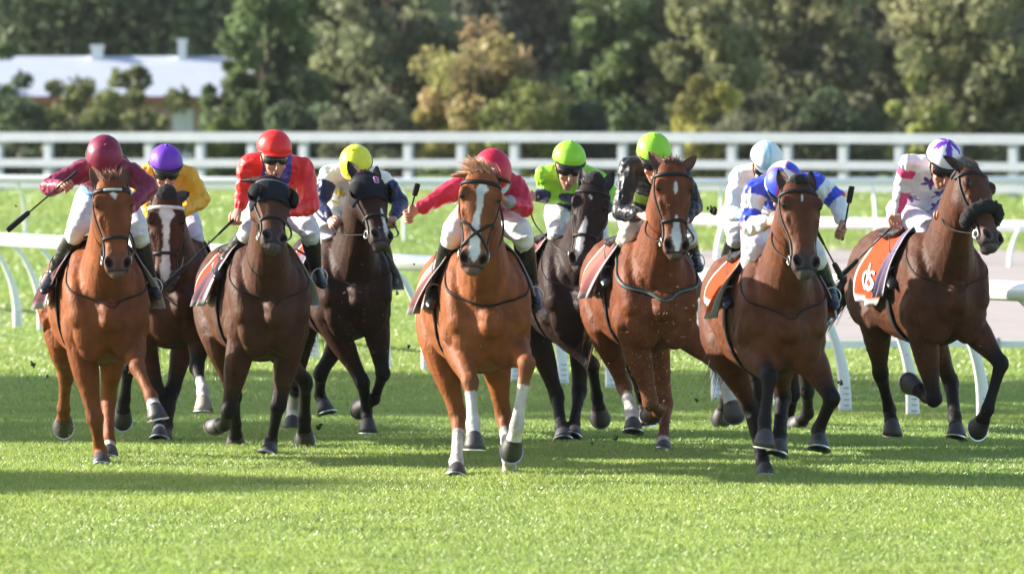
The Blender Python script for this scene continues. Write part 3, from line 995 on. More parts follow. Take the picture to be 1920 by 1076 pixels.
    if ns:
        for q, wd, cl, of in ([(0.16, ns, lc, .006)] if ns < 0.03 else [(0.12, ns, A(0.02, 0.03, 0.028), .007), (0.12, ns * 0.35, A(0.16, 0.19, 0.18), .012)]):
            i = q * 4
            cpt = npth[0] * (1 - i) + npth[1] * i - F * .02
            sb = Mesh()
            pth, nn2 = [], []
            for w in np.linspace(0, 2 * math.pi, 41):
                d = nrm(S * math.cos(w) + (nup * .95 + F * -.25) * math.sin(w))
                p_ = snap(cpt + d * .26, cpt, of, .16)
                pth.append(p_); nn2.append(d)
            pth = np.array(pth)
            for _ in range(2): pth[1:-1] = np.maximum(0, 1) * (pth[:-2] * .25 + pth[1:-1] * .5 + pth[2:] * .25)
            pth = [snap(p_, cpt, of, .08) if np.linalg.norm(snap(p_, cpt, of, .08) - cpt) > np.linalg.norm(p_ - cpt) else p_ for p_ in pth]
            ribbon(sb, pth, nn2, wd, 0.006, res=1, col=cl)
            sb.build('breastplate' if ns >= 0.03 else 'neck_strap', M_LEATHER, root)
    # saddle cloth, pad, saddle and girth
    oc = A(*h.get('cloth', (0.75, 0.10, 0.015))) * A(.46, .36, .36)
    def sheet(name, f0, f1, a0, a1, off, colf, mm, parent=root, flare=0.03, thick=0.006, nu=34, nv=16, fl_noise=0.010):
        G, G2, Cl = [], [], []
        for i in range(nv):
            for j in range(nu):
                v, u = i / (nv - 1), j / (nu - 1)
                an = math.radians(a0 + (a1 - a0) * u)
                side = abs(an) / math.radians(max(abs(a0), abs(a1)))
                low = max(0, side - 0.55) / 0.45
                f = f0 + (f1 - f0) * (v + (.5 - v) * .42 * low ** 5) - h.get('sweep', 0.10) * low * (1 - v * 0.4)
                w = off + flare * low ** 1.5 * (1 + 0.4 * math.sin(9 * v + 3 * u + h['chest'])) + fl_noise * low * math.sin(13 * v + 7 * u)
                p = trunk(f, an, w); c_ = L(0, f, trow(f)[0])
                p = snap(p, c_, w * .7, .12, .07)
                G.append(p); G2.append(p - nrm(p - c_) * thick); Cl.append(colf(v, an, low))
        F2 = []
        m = nu * nv
        for i in range(nv - 1):
            for j in range(nu - 1):
                a_ = i * nu + j
                F2 += [(a_, a_ + 1, a_ + nu + 1, a_ + nu), (m + a_, m + a_ + nu, m + a_ + nu + 1, m + a_ + 1)]
        for i in range(nv - 1):
            for j in (0, nu - 1):
                a_ = i * nu + j; F2.append((a_, a_ + nu, m + a_ + nu, m + a_))
        for j in range(nu - 1):
            for i in (0, nv - 1):
                a_ = i * nu + j; F2.append((a_, a_ + 1, m + a_ + 1, m + a_))
        return mk(name, np.array(G + G2), F2, mm, parent, np.array(Cl + Cl))
    white = A(0.50, 0.49, 0.49)
    def ccol(v, an, low):
        if low > 0.86 or v < 0.05: return white
        return oc
    cl = sheet('saddle_cloth', -0.30, 0.26, -h.get('clo', 90), h.get('clo', 90), 0.022, ccol, M_CLOTH, nu=60, nv=26)
    pc = A(*h.get('pad', (0.16, 0.085, 0.10))) * .6
    def pcol(v, an, low):
        if v > 0.86 or low > 0.95: return A(0.40, 0.38, 0.40)
        return pc
    sheet('saddle_pad', h.get('padf', 0.08), 0.37, -h.get('pado', 92), h.get('pado', 92), 0.036, pcol, M_CLOTH, flare=h.get('padw', 0.085), nu=46, nv=20)
    def scol(v, an, low): return A(0.013, 0.012, 0.012)
    sheet('saddle', -0.13, 0.27, -36, 36, 0.062, scol, M_LEATHER, thick=0.03, flare=0.0, nu=20, nv=10)
    sb = Mesh()
    an = np.linspace(math.radians(60), math.radians(300), 30)
    pth = [snap(trunk(0.20 - 0.03 * math.sin(q / 2), q, 0.012), L(0, .2, 1.16), .010, .12) for q in an]
    ribbon(sb, pth, [nrm(p - L(0, 0.2, 1.16)) for p in pth], 0.085, 0.008, res=2, col=A(0.02, 0.02, 0.022))
    sb.build('girth', M_LEATHER, root)
    H.cloth = cl
    return H

def add_reins(H, hands):
    lc = A(0.014, 0.012, 0.011)
    for sx, (bit, hand) in enumerate(zip(H.bits, hands)):
        if hand is None: continue
        sb = Mesh()
        dirs = nrm(hand - bit)
        out = H.S * (-1 if sx == 0 else 1) * 0.05
        sag = H.h.get('sag', 0.03)
        pth = [bit, bit * .66 + hand * .34 + out * 0.9 - A(0, 0, sag), bit * .33 + hand * .67 + out - A(0, 0, sag * 1.2), hand]
        sb.tube(pth, [(0.007, 0.003)] * 4, up=(0, 0, 1), n=8, res=5, col=lc)
        sb.build('rein', M_LEATHER, H.root)

# ------------------------------------------------------------------ jockeys
SKIN = A(0.52, 0.27, 0.19)

def build_jockey(H, j):
    PF, S, F, U = H.PF, H.S, H.F, A(0, 0, 1)
    J = j['p']; df = j.get('f', {})
    dflt = dict(helm=.62, shL=.40, shR=.40, elL=.48, elR=.48, haL=.70, haR=.70, hip=-.10, knL=.42, knR=.42, anL=.14, anR=.14, toL=.36, toR=.36)
    Q = {k: PF(v[0], v[1], df.get(k, dflt[k])) for k, v in J.items()}
    foot = A(H.O[0], H.O[1], 0)
    base = Q['hip'].copy()
    root = empty('person', tuple(base))
    tag(root, j['label'], 'person', 'jockeys riding in the race')
    hc = Q['helm']
    yaw, pit, rol = (math.radians(q) for q in j.get('head', (0, 25, 0)))
    fh0 = F * math.cos(yaw) + S * math.sin(yaw)
    fh = nrm(fh0 * math.cos(pit) - U * math.sin(pit))
    uh = nrm(U * math.cos(pit) + fh0 * math.sin(pit))
    xh = np.cross(fh, uh)
    if xh @ S < 0: xh = -xh
    uh2 = uh * math.cos(rol) + xh * math.sin(rol); xh = xh * math.cos(rol) - uh * math.sin(rol); uh = uh2
    def HP(x, f, u): return hc + xh * x + fh * f + uh * u
    sL, sR = Q['shL'], Q['shR']
    ch = (sL + sR) / 2
    hip = Q['hip']
    hw_ = S * 0.095
    # ---- the body: one continuous skin (under the clothes)
    mb = Mesh(); sk = Skel()
    midb = hip * .5 + ch * .5 + U * 0.05
    tp = [hip, hip * .72 + ch * .28 + U * .035, midb, hip * .18 + ch * .82 + U * .02, ch + U * 0.0]
    tr = np.array([(.145, .115), (.13, .105), (.14, .11), (.165, .115), (.14, .085)])
    mb.tube(tp, tr * .74, n=16)
    mb.tube([sL, ch, sR], [.040, .055, .040], n=12)
    mb.tube([ch, HP(0, -0.035, -0.10), HP(0, -0.015, -0.03)], [.050, .054, .06], n=12)
    def FP(x, f, u): return HP(x, f + .022, u - .022)
    sp = mb.tube([HP(0, -.01, .04), FP(0, .0, -.02), FP(0, .018, -.09), FP(0, .034, -.135), FP(0, .048, -.165)],
                 [(.078, .092), (.076, .090), (.066, .076), (.052, .056), (.034, .034)], up=fh, n=16)
    sk.add('head', *sp, [0, .25, .5, .75, 1])
    mb.tube([FP(0, .088, -.045), FP(0, .108, -.078), FP(0, .118, -.098)], [(.012, .012), (.014, .014), (.017, .013)], up=fh, n=8)   # nose
    mb.ball(FP(0, .092, -.128), (.026, .012, .008), axes=(xh, fh, uh))        # lips
    mb.ball(FP(0, .090, -.140), (.022, .012, .008), axes=(xh, fh, uh))
    for sx in (-1, 1):
        mb.ball(HP(sx * .078, -.01, -.075), (.010, .020, .030), axes=(xh, fh, uh))   # ear
        mb.ball(FP(sx * .042, .066, -.092), (.026, .020, .022), axes=(xh, fh, uh))   # cheek bone
    for sd_ in 'LR':
        s0, e0, w0 = Q['sh' + sd_], Q['el' + sd_], Q['ha' + sd_]
        mb.tube([s0, s0 * .5 + e0 * .5, e0, e0 * .5 + w0 * .5, w0 * .92 + e0 * .08], [.034, .033, .030, .028, .026], n=12)
        sx = -1 if sd_ == 'L' else 1
        k0, a0, t0 = Q['kn' + sd_], Q['an' + sd_], Q['to' + sd_]
        hj = hip + hw_ * sx
        mb.tube([hj, hj * .5 + k0 * .5, k0, k0 * .5 + a0 * .5, a0], [.062, .054, .036, .030, .026], n=12)
        mb.tube([a0 - U * .02, a0 * .5 + t0 * .5 - U * .012, t0 - nrm(t0 - a0) * .03], [.018, .016, .012], n=10)
    # hands: palm, four curled fingers, thumb
    fing = Mesh()
    for sd_ in 'LR':
        w0, e0 = Q['ha' + sd_], Q['el' + sd_]
        g = j.get('grip' + sd_)
        d = nrm(w0 - e0)
        g = nrm(A(*g)) if g is not None else nrm(np.cross(d, U) + S * 0.3)
        g = nrm(g - d * (g @ d))
        pn = np.cross(g, d)
        if pn @ U < 0 and sd_ == 'L': pn = -pn
        kn_ = w0 + d * 0.085
        mb.tube([w0, w0 + d * .045, kn_], [(.027, .020), (.038, .019), (.039, .015)], up=pn, n=10)
        cen = kn_ - pn * 0.016
        for q, (ln, rr) in enumerate(((0.95, .0092), (1.05, .0095), (1.0, .0092), (0.85, .0080))):
            o0 = cen + g * (q - 1.5) * 0.0205
            arc = [o0 + pn * 0.024 * math.cos(w) + d * 0.024 * math.sin(w) for w in np.linspace(0.2, 3.6 * ln, 6)]
            fing.tube([kn_ - d * .02 + g * (q - 1.5) * .0205 + pn * .004] + arc, [rr * .9] + [rr] * 5 + [rr * .85], up=g, n=8, res=3)
        th = [w0 + d * .03 + g * .036, w0 + d * .06 + g * .050 - pn * .012, w0 + d * .082 + g * .036 - pn * .034, w0 + d * .094 + g * .018 - pn * .042]
        fing.tube(th, [.013, .012, .0105, .009], up=pn, n=8, res=3)
    V, Fc = fuse(mb, 0.0065, it=2, fac=0.45)
    T, Uu = sk.find(V)
    skn = A(*j.get('skin', SKIN))
    Cc = np.tile(skn, (len(V), 1)) * (1 + 0.1 * vnoise(V, 30, 3))[:, None]
    rel = V - hc
    hx, hf, hu = rel @ xh, rel @ fh - .022, rel @ uh + .022
    lips = np.exp(-((hx / .026) ** 2 + ((hu + .134) / .011) ** 2)) * (hf > .06)
    Cc = Cc * (1 - .55 * lips[:, None]) + A(.30, .09, .075) * .55 * lips[:, None]
    line = np.exp(-((hx / .026) ** 2 + ((hu + .1345) / .003) ** 2)) * (hf > .06)
    Cc *= (1 - .6 * line)[:, None]
    beard = np.exp(-((hu + .150) / .03) ** 2) * (hf > 0) * j.get('stubble', .25)
    Cc *= (1 - beard)[:, None]
    red = np.exp(-(((np.abs(hx) - .042) / .025) ** 2 + ((hu + .095) / .025) ** 2)) * (hf > .03)
    Cc *= 1 + red[:, None] * A(.18, -.05, -.05)
    fV, fF, _ = fing.arr()
    fC = np.tile(skn * A(1.0, .88, .84), (len(fV), 1)) * (1 + .15 * vnoise(fV, 60, 5))[:, None]
    mk('body', np.concatenate([V, fV]), list(Fc) + [tuple(int(q) + len(V) for q in f) for f in fF], M_SKIN, root, np.concatenate([Cc, fC]))
    # ---- jacket
    mb = Mesh(); sk = Skel()
    tr = np.array([(.165, .125), (.165, .13), (.178, .138), (.190, .140), (.15, .10)])
    sp = mb.tube(tp, tr, n=18)
    sk.add('torso', *sp, [0, .28, .5, .82, 1])
    mb.tube([sL + (ch - sL) * .0, ch + U * .01, sR], [.074, .10, .074], n=12)
    mb.tube([ch, ch * .5 + HP(0, -.03, -.11) * .5], [.085, .068], n=12)
    puff = j.get('puff', 1.0)
    for sd_ in 'LR':
        s0, e0, w0 = Q['sh' + sd_], Q['el' + sd_], Q['ha' + sd_]
        sp = mb.tube([s0, s0 * .66 + e0 * .34, s0 * .3 + e0 * .7, e0, e0 * .6 + w0 * .4, e0 * .2 + w0 * .8, w0 * .97 + e0 * .03],
                     np.array([.078, .078 * puff, .072 * puff, .064 * puff, .058 * puff, .050, .037]), n=14)
        sk.add('sl' + sd_, *sp, [0, .17, .35, .5, .7, .9, 1])
    V, Fc = fuse(mb, 0.0085, it=3)
    Nv = vnormals(V, Fc)
    ax = nrm(ch - hip)
    wr = vnoise(V * A(1, 1, 1.7), 11, 31) * .009 + np.abs(vnoise(V * A(1.3, 1, .8), 20, 32)) * -.013 + np.abs(vnoise(V, 38, 33)) * -.005
    V = V + Nv * wr[:, None]
    T, Uu = sk.find(V)
    rel = V - ch
    ls, lf, lu = rel @ S, rel @ F, rel @ U
    Cj = j['silk'](T, Uu, ls, lf, rel @ ax, V)
    mk('jacket', V, Fc, M_SILK, root, Cj)
    # ---- breeches
    mb = Mesh()
    mb.tube([hip + (ch - hip) * .12, hip, hip - F * .06 - U * .03], [(.15, .115), (.168, .13), (.155, .12)], n=16)
    for sd_ in 'LR':
        sx = -1 if sd_ == 'L' else 1
        k0, a0 = Q['kn' + sd_], Q['an' + sd_]
        hj = hip + hw_ * sx
        mb.tube([hj, hj * .6 + k0 * .4, k0 + U * .01, k0 * .80 + a0 * .20, k0 * .62 + a0 * .38], [.105, .098, .076, .064, .052], n=14)
    V, Fc = fuse(mb, 0.009, it=3)
    Nv = vnormals(V, Fc)
    V = V + Nv * (vnoise(V * A(1, 1, 1.6), 15, 41) * .005 + np.abs(vnoise(V, 26, 42)) * -.005)[:, None]
    mk('breeches', V, Fc, M_BREECH, root, np.tile(A(*j.get('breech', (.74, .73, .75))), (len(V), 1)))
    # ---- boots with stirrups
    bc = A(*j.get('boot', (.012, .012, .013)))
    for sd_ in 'LR':
        k0, a0, t0 = Q['kn' + sd_], Q['an' + sd_], Q['to' + sd_]
        mb = Mesh()
        mb.tube([k0 * .80 + a0 * .20, k0 * .55 + a0 * .45, k0 * .2 + a0 * .8, a0], [.067, .062, .049, .045], n=16)
        d = nrm(t0 - a0)
        lowp = A(0, 0, -0.03)
        mb.tube([a0 - d * .035 + lowp, a0 + lowp * .6, a0 * .5 + t0 * .5 + lowp * .4, t0 - d * .02, t0 + d * .02], [(.036, .042), (.040, .050), (.042, .038), (.042, .030), (.028, .020)], n=14)
        V, Fc = fuse(mb, 0.007, it=2)
        Nv = vnormals(V, Fc)
        V = V + Nv * (np.abs(vnoise(V, 30, 44)) * -.004)[:, None]
        top = (V - k0) @ nrm(a0 - k0) / np.linalg.norm(a0 - k0)
        Cb = np.tile(bc, (len(V), 1))
        if j.get('boot_top'): Cb[top < .32] = A(*j['boot_top'])
        bo = mk('boot', V, Fc, M_BOOT, root, Cb)
        sb = Mesh()                                          # stirrup iron and leather belong to the horse's saddle
        c0 = a0 * .42 + t0 * .58
        arc = [c0 + S * .054 * math.cos(w) + U * (.058 * math.sin(w) + .012) for w in np.linspace(-.55, math.pi + .55, 13)]
        sb.tube(arc, [.004] * 13, up=F, n=6, res=1, col=A(.5, .5, .5))
        sb.tube([arc[0], arc[-1]], [(.004, .014)] * 2, up=F, n=6, col=A(.5, .5, .5))
        sb.build('stirrup', M_METAL, H.root)
        sx = -1 if sd_ == 'L' else 1
        sb = Mesh()
        tpn = H.trunk(0.16, sx * .75, .09)
        mid_ = (arc[6] + tpn) / 2 + S * sx * .02
        ribbon(sb, [arc[6], mid_, tpn], [S * sx] * 3, .018, .004, col=A(.02, .018, .016))
        sb.build('stirrup_leather', M_LEATHER, H.root)
    # ---- helmet with silk cap
    R = A(.117, .136, .118)
    n, m = 36, 14
    Vh, Ch = [], []
    for i in range(m + 1):
        th = math.radians(2 + 98 * i / m)
        for q in range(n):
            ph = 2 * math.pi * q / n
            x, f, u = math.sin(th) * math.sin(ph), math.sin(th) * math.cos(ph), math.cos(th)
            pl = 1 + .010 * math.sin(ph * 9 + 1 + 2 * math.sin(ph * 2)) * math.sin(th) ** 6 + .006 * math.sin(ph * 3 + i * .7)
            Vh.append(HP(x * R[0] * pl, f * R[1] * pl, u * R[2]))
            Ch.append(j['cap'](math.degrees(ph), math.degrees(th), x, f, u))
    Fh = [(i * n + q, i * n + (q + 1) % n, (i + 1) * n + (q + 1) % n, (i + 1) * n + q) for i in range(m) for q in range(n)]
    Fh.append(tuple(range(n - 1, -1, -1)))
    Fh.append(tuple(m * n + q for q in range(n)))
    he = mk('helmet', np.array(Vh), Fh, M_HELM, root, np.array(Ch))
    sb = Mesh()
    rim = [HP(R[0] * .985 * math.sin(w), R[1] * .985 * math.cos(w), R[2] * math.cos(math.radians(99))) for w in np.linspace(0, 2 * math.pi, 33)]
    rc = A(*j.get('rim', (.015, .015, .017)))
    sb.tube(rim, [.007] * 33, up=uh, n=6, res=1, cap=False, col=rc)
    sb.build('rim', M_HELM, he)
    if j.get('button', True):
        sb = Mesh(); sb.ball(HP(0, 0, R[2] + .003), (.012, .012, .008), axes=(xh, fh, uh), col=np.array(Ch[0])); sb.build('button', M_HELM, he)
    sb = Mesh()
    pc = A(*j.get('peak', (.015, .015, .017)))
    an = np.linspace(-62, 62, 15)
    G = []
    for q, (ex, dn) in enumerate(((0.0, -.010), (.022, -.014), (.040, -.022))):
        for a_ in an:
            w = math.radians(a_); k = math.cos(math.radians(a_ * 90 / 66)) ** .6 if q else 1
            G.append(HP(math.sin(w) * (R[0] * .99 + ex * k * .6), math.cos(w) * (R[1] * .99 + ex * k), dn * (k if q else 1)))
    G = np.array(G); G2 = G - uh * .005
    F2 = []
    for i in range(2):
        for q in range(14):
            a_ = i * 15 + q
            F2 += [(a_, a_ + 1, a_ + 16, a_ + 15), (45 + a_, 45 + a_ + 15, 45 + a_ + 16, 45 + a_ + 1)]
    for q in range(14): F2.append((30 + q, 31 + q, 76 + q, 75 + q))
    sb.add(np.concatenate([G, G2]), F2, pc); sb.build('peak', M_HELM, he)
    # ---- goggles and chin strap
    if j.get('goggles', True):
        sb = Mesh()
        an = np.linspace(-66, 66, 17); us = (-.020, -.030, -.047, -.066, -.074)
        G = []
        for u in us:
            k = 1 - ((u + .047) / .03) ** 2 * .10
            for a_ in an:
                w = math.radians(a_)
                nose = .018 * math.exp(-(a_ / 13) ** 2) if u < -.055 else 0
                G.append(FP(math.sin(w) * .091 * k, .006 + math.cos(w) * .106 * k, u + nose))
        V2 = np.array(G); V3 = V2 - fh * .012
        nn = 17; mm = 5 * nn
        F2 = []
        for i in range(4):
            for q in range(nn - 1):
                a_ = i * nn + q
                F2 += [(a_, a_ + 1, a_ + nn + 1, a_ + nn), (mm + a_, mm + a_ + nn, mm + a_ + nn + 1, mm + a_ + 1)]
        for q in range(nn - 1):
            for i in (0, 4):
                a_ = i * nn + q; F2.append((a_, a_ + 1, mm + a_ + 1, mm + a_))
        for i in range(4):
            for q in (0, nn - 1):
                a_ = i * nn + q; F2.append((a_, a_ + nn, mm + a_ + nn, mm + a_))
        sb.add(np.concatenate([V2, V3]), F2)
        sb.build('goggles', M_GOG, root)
    sb = Mesh()
    for sx in (-1, 1):
        sb.tube([HP(sx * .098, .02, -.02), HP(sx * .082, .03, -.09), HP(sx * .048, .045, -.155), HP(0, .055, -.182)], [(.008, .004)] * 4, up=xh, n=6, res=3, col=A(.02, .02, .02))
    sb.build('chin_strap', M_LEATHER, root)
    J2 = Horse(); J2.Q, J2.root = Q, root
    def handc(sd_):
        d = nrm(Q['ha' + sd_] - Q['el' + sd_])
        return Q['ha' + sd_] + d * .075
    J2.handc = handc
    return J2

def whip(label, a, b, flip=False):
    """a = butt end in the hand, b = padded tip"""
    d = b - a
    root = empty('riding_whip', tuple(a))
    tag(root, label, 'whip', 'riding whips')
    sb = Mesh(); sb.tube([a - d * .06, a, a + d * .22], [.0105, .0105, .0085], n=10, col=A(.015, .015, .016)); sb.build('handle', M_LEATHER, root)
    sb = Mesh(); sb.tube([a + d * .22, a + d * .72], [.006, .0055], n=8, col=A(.02, .02, .021)); sb.build('shaft', M_LEATHER, root)
    side = nrm(np.cross(d, A(0, 1, 0)))
    sb = Mesh(); sb.tube([a + d * .66, a + d * .70, b - d * .02, b], [(.006, .006), (.017, .009), (.019, .009), (.016, .008)], up=(0, 1, 0), n=10, col=A(.014, .014, .015)); sb.build('padded_tip', M_LEATHER, root)

BLK = (0.010, 0.009, 0.009)

# ------------------------------------------------------------------ the ten horses
BAY, DBAY, CHES = (0.150, 0.058, 0.024), (0.062, 0.026, 0.013), (0.310, 0.116, 0.037)
hs = {}
hs[1] = dict(label='chestnut racehorse with small white star and white browband patch, outermost on the left', Y=51.7, chest=203, rump=158, sc=1.0, dz=-.12,
    coat=(0.285, 0.100, 0.031), points=(0.17, 0.058, 0.022), socks={'RF': 2.35, 'RH': 2.2}, hair=(0.19, 0.065, 0.022), poll=(209, 341), muz=(221, 516), hy=2, brow_patch=True, noseband='plain',
    marks=[[(.125, 0, 0), (.15, -.004, .016), (.17, .004, .022), (.20, .006, .012), (.22, .008, 0)]], ears=((1, .35, -.25), (1, .35, -.25)), forelock=.8, pad=(.17, .06, .075), cloth=(.80, .14, .02), neckstrap=.012, muzzle_dark=.5,
    legs={'LF': [(178, 786, -1), (187, 846, -1), (190, 873, 1)], 'RF': [(258, 690, 1), (283, 744, 1), (296, 786, 1)], 'LH': [(123, 705, -1), (119, 765, -1), (119, 803, -1)], 'RH': [(203, 745, -1), (204, 830, 1), (205, 859, 1)]})
hs[2] = dict(label='dark bay racehorse with broad white blaze and white browband', Y=55.0, chest=338, rump=300, sc=1.0, dz=-.10,
    coat=(0.095, 0.036, 0.017), points=BLK, socks={'RF': 1.5, 'LH': 2.3}, hair=BLK, poll=(312, 372), muz=(309, 541), hy=-4, brow=(.62, .60, .57), pale_hoof=('RF',),
    puff=1.0, marks=[[(.11, 0, .0), (.13, 0, .040), (.19, .004, .056), (.24, .002, .040), (.30, 0, .026), (.5, 0, .021), (.66, 0, .030), (.82, 0, .036), (.90, 0, .030), (.94, 0, 0)]], ears=((.6, .7, -.7), (.6, .7, -.7)), forelock=.9, pad=(.12, .05, .06),
    legs={'LF': [(240, 692, 1), (233, 748, -1), (229, 790, -1)], 'RF': [(369, 690, 1), (380, 732, 1), (382, 771, 1)], 'LH': [(298, 745, -1), (298, 800, 1), (299, 823, 1)], 'RH': [(324, 730, -1), (312, 798, 1), (307, 828, 1)]})
hs[3] = dict(label='bay racehorse in black blinkers with its nose lifted, under the red silks', Y=53.1, chest=510, rump=443, sc=1.0, dz=-.13,
    coat=(0.115, 0.056, 0.030), points=BLK, hair=BLK, poll=(510, 338), muz=(512, 466), hy=2, blinkers=.40, noseband='plain', pf=1.08, brow=(.16, .16, .17),
    ears=((.55, .95, -.6), (.55, .95, -.6)), forelock=.1, pad=(.20, .10, .13), cloth=(.78, .10, .03),
    legs={'LF': [(428, 772, 1), (420, 797, -1), (401, 800, -1)], 'RF': [(522, 761, 1), (508, 826, -1), (503, 853, 1)], 'LH': [(438, 738, -1), (441, 795, -1), (442, 838, -1)], 'RH': [(572, 715, -1), (571, 785, -1), (572, 828, -1)]})
hs[4] = dict(label='near black bay racehorse in black blinker hood with pricked ears', Y=56.6, chest=668, rump=606, sc=1.0, dz=-.09,
    coat=(0.055, 0.025, 0.014), points=BLK, hair=BLK, poll=(688, 328), muz=(716, 462), hy=14, blinkers=.40, hood_mark=True, pf=1.08,
    ears=((1.1, .28, -.05), (1.0, .42, -.1)), forelock=.05, pad=(.20, .17, .24), cloth=(.60, .09, .03), socks={'LH': 1.35},
    marks=[[(.50, .03, 0), (.6, .034, .016), (.78, .036, .024), (.92, .03, .01)]],
    legs={'LF': [(680, 718, 1), (687, 772, -1), (691, 812, 1)], 'RF': [(718, 701, 1), (701, 748, -1), (674, 768, -1)], 'LH': [(556, 716, -1), (549, 765, -1), (545, 806, 1)], 'RH': [(601, 700, -1), (600, 742, -1), (613, 773, 1)]})
hs[5] = dict(label='bright chestnut racehorse with white blaze, blond forelock and four white stockings', Y=49.2, chest=917, rump=866, sc=1.0, dz=-.10,
    coat=CHES, points=(0.20, 0.07, 0.025), socks={'LF': 1.12, 'RF': 1.25, 'LH': 1.35, 'RH': 1.35}, hair=(.40, .21, .10), poll=(905, 326), muz=(885, 509), hy=-6, noseband='cross',
    marks=[[(.11, .012, 0), (.14, .008, .030), (.19, .006, .042), (.24, 0, .026), (.36, -.006, .019), (.52, -.006, .021), (.64, -.004, .031), (.80, 0, .038), (.88, 0, .026), (.93, 0, 0)]], ears=((.15, .95, -.75), (.15, .95, -.75)), forelock=1.5, fl_side=-.5, forelock_col=(.55, .28, .14),
    pad=(.25, .10, .09), cloth=(.60, .52, .48), muzzle_dark=.45, neckstrap=.014, sag=.05,
    legs={'LF': [(882, 718, 1), (887, 794, 1), (890, 842, 1)], 'RF': [(988, 682, 1), (969, 798, -1), (959, 848, -1)], 'LH': [(860, 782, -1), (856, 865, 1), (856, 893, 1)], 'RH': [(944, 778, -1), (954, 860, 1), (957, 897, 1)]})
hs[6] = dict(label='nearly black racehorse with white facial streak, half hidden behind its chestnut neighbour', Y=55.3, chest=1092, rump=1036, sc=1.0, dz=-.09,
    coat=(0.040, 0.023, 0.017), points=BLK, hair=BLK, poll=(1114, 346), muz=(1087, 506), hy=-16, pf=1.06, noseband='plain', puff=.9,
    marks=[[(.14, -.01, 0), (.17, -.006, .010), (.2, .012, .008), (.23, .018, 0)], [(.40, -.012, 0), (.5, -.018, .020), (.66, -.022, .030), (.82, -.020, .024), (.90, -.02, 0)]], ears=((1, .3, -.3), (1, .3, -.3)), forelock=.9, pad=(.30, .12, .12), cloth=(.75, .16, .08),
    legs={'LF': [(1110, 684, 1), (1119, 742, -1), (1126, 786, -1)], 'RF': [(1192, 700, 1), (1205, 757, -1), (1214, 798, 1)], 'LH': [(1045, 745, -1), (1052, 800, 1), (1057, 824, 1)], 'RH': [(1086, 735, -1), (1076, 798, 1), (1075, 819, 1)]})
hs[7] = dict(label='red chestnut racehorse with white snip, one foreleg flung sideways to the right', Y=53.2, chest=1238, rump=1166, sc=1.0, dz=-.08,
    coat=(0.225, 0.078, 0.028), points=(.15, .055, .024), socks={'RF': 1.3, 'LH': 1.3, 'RH': 2.1}, hair=(.10, .04, .02), poll=(1261, 312), muz=(1267, 482), hy=2, pf=1.08,
    marks=[[(.17, 0, 0), (.25, 0, .017), (.31, 0, .010), (.35, 0, 0)], [(.52, 0, 0), (.62, .002, .016), (.76, 0, .034), (.86, 0, .034), (.95, 0, .012)]], ears=((.95, .55, -.3), (.8, .85, -.1)), forelock=.7, pad=(.36, .13, .12), cloth=(.72, .30, .22), neckstrap=.035, muzzle_dark=.45,
    legs={'LF': [(1221, 757, 1), (1236, 770, -1), (1219, 780, -1)], 'RF': [(1345, 682, 1), (1362, 724, 1), (1377, 782, 1)], 'LH': [(1170, 722, -1), (1184, 777, 1), (1188, 808, 1)], 'RH': [(1248, 757, -1), (1244, 824, 1), (1244, 848, 1)]})
hs[8] = dict(label='dark bay racehorse almost hidden behind the horse ridden in blue and white', Y=57.6, chest=1462, rump=1425, sc=1.0, dz=-.06,
    coat=(0.075, 0.030, 0.015), points=BLK, hair=BLK, poll=(1478, 360), muz=(1482, 520), hy=0, pf=1.0, ears=((.5, .6, -.8), (.5, .6, -.8)), forelock=.2,
    legs={'LF': [(1375, 700, 1), (1362, 745, -1), (1352, 788, -1)], 'RF': [(1514, 735, 1), (1515, 775, -1), (1492, 800, -1)], 'LH': [(1420, 735, -1), (1425, 795, -1), (1430, 820, 1)], 'RH': [(1488, 735, -1), (1478, 790, -1), (1470, 815, 1)]})
hs[9] = dict(label='bay racehorse with black legs and orange saddle cloth, ridden in blue, white and red', Y=49.2, chest=1474, rump=1398, sc=1.0, dz=-.13,
    coat=(0.165, 0.064, 0.027), points=BLK, hair=BLK, poll=(1497, 348), muz=(1511, 515), hy=3, noseband='none', neckstrap=.010,
    puff=.55, marks=[[(.15, .006, 0), (.18, .004, .009), (.23, -.004, .006), (.25, -.006, 0)]], ears=((1.1, .28, -.1), (1.1, .28, -.1)), forelock=.55, pad=(.80, .12, .015), cloth=(.82, .13, .02), muzzle_dark=1.0, pado=92, padf=.22, clo=84,
    legs={'LF': [(1443, 708, 1), (1434, 788, 1), (1434, 838, 1)], 'RF': [(1560, 748, 1), (1534, 806, -1), (1537, 840, 1)], 'LH': [(1408, 765, -1), (1430, 862, 1), (1437, 894, 1)], 'RH': [(1468, 742, -1), (1462, 815, 1), (1460, 850, 1)]})
hs[10] = dict(label='bay racehorse in black sheepskin noseband, outermost on the right beside the rail', Y=53.4, chest=1786, rump=1670, sc=1.02, dz=-.06,
    coat=(0.125, 0.052, 0.024), points=BLK, hair=(.035, .03, .028), forelock_col=(.16, .13, .12), poll=(1821, 318), muz=(1860, 466), hy=22, pf=1.08, noseband='sheepskin', neckstrap=.010,
    ears=((.9, .75, -.2), (1.0, .45, -.2)), forelock=.9, fl_side=-.8, pad=(.22, .16, .26), cloth=(.82, .14, .03), clo=104, sweep=.16, tail=(-.65, -.6, -.55), pado=96, padf=.24, padw=.04,
    legs={'LF': [(1752, 748, 1), (1738, 744, -1), (1705, 717, -1)], 'RF': [(1877, 682, 1), (1852, 768, -1), (1834, 806, -1)], 'LH': [(1651, 700, -1), (1668, 768, -1), (1675, 816, 1)], 'RH': [(1783, 716, -1), (1791, 783, 1), (1795, 819, 1)]})
HS = {k: build_horse(v) for k, v in hs.items()}

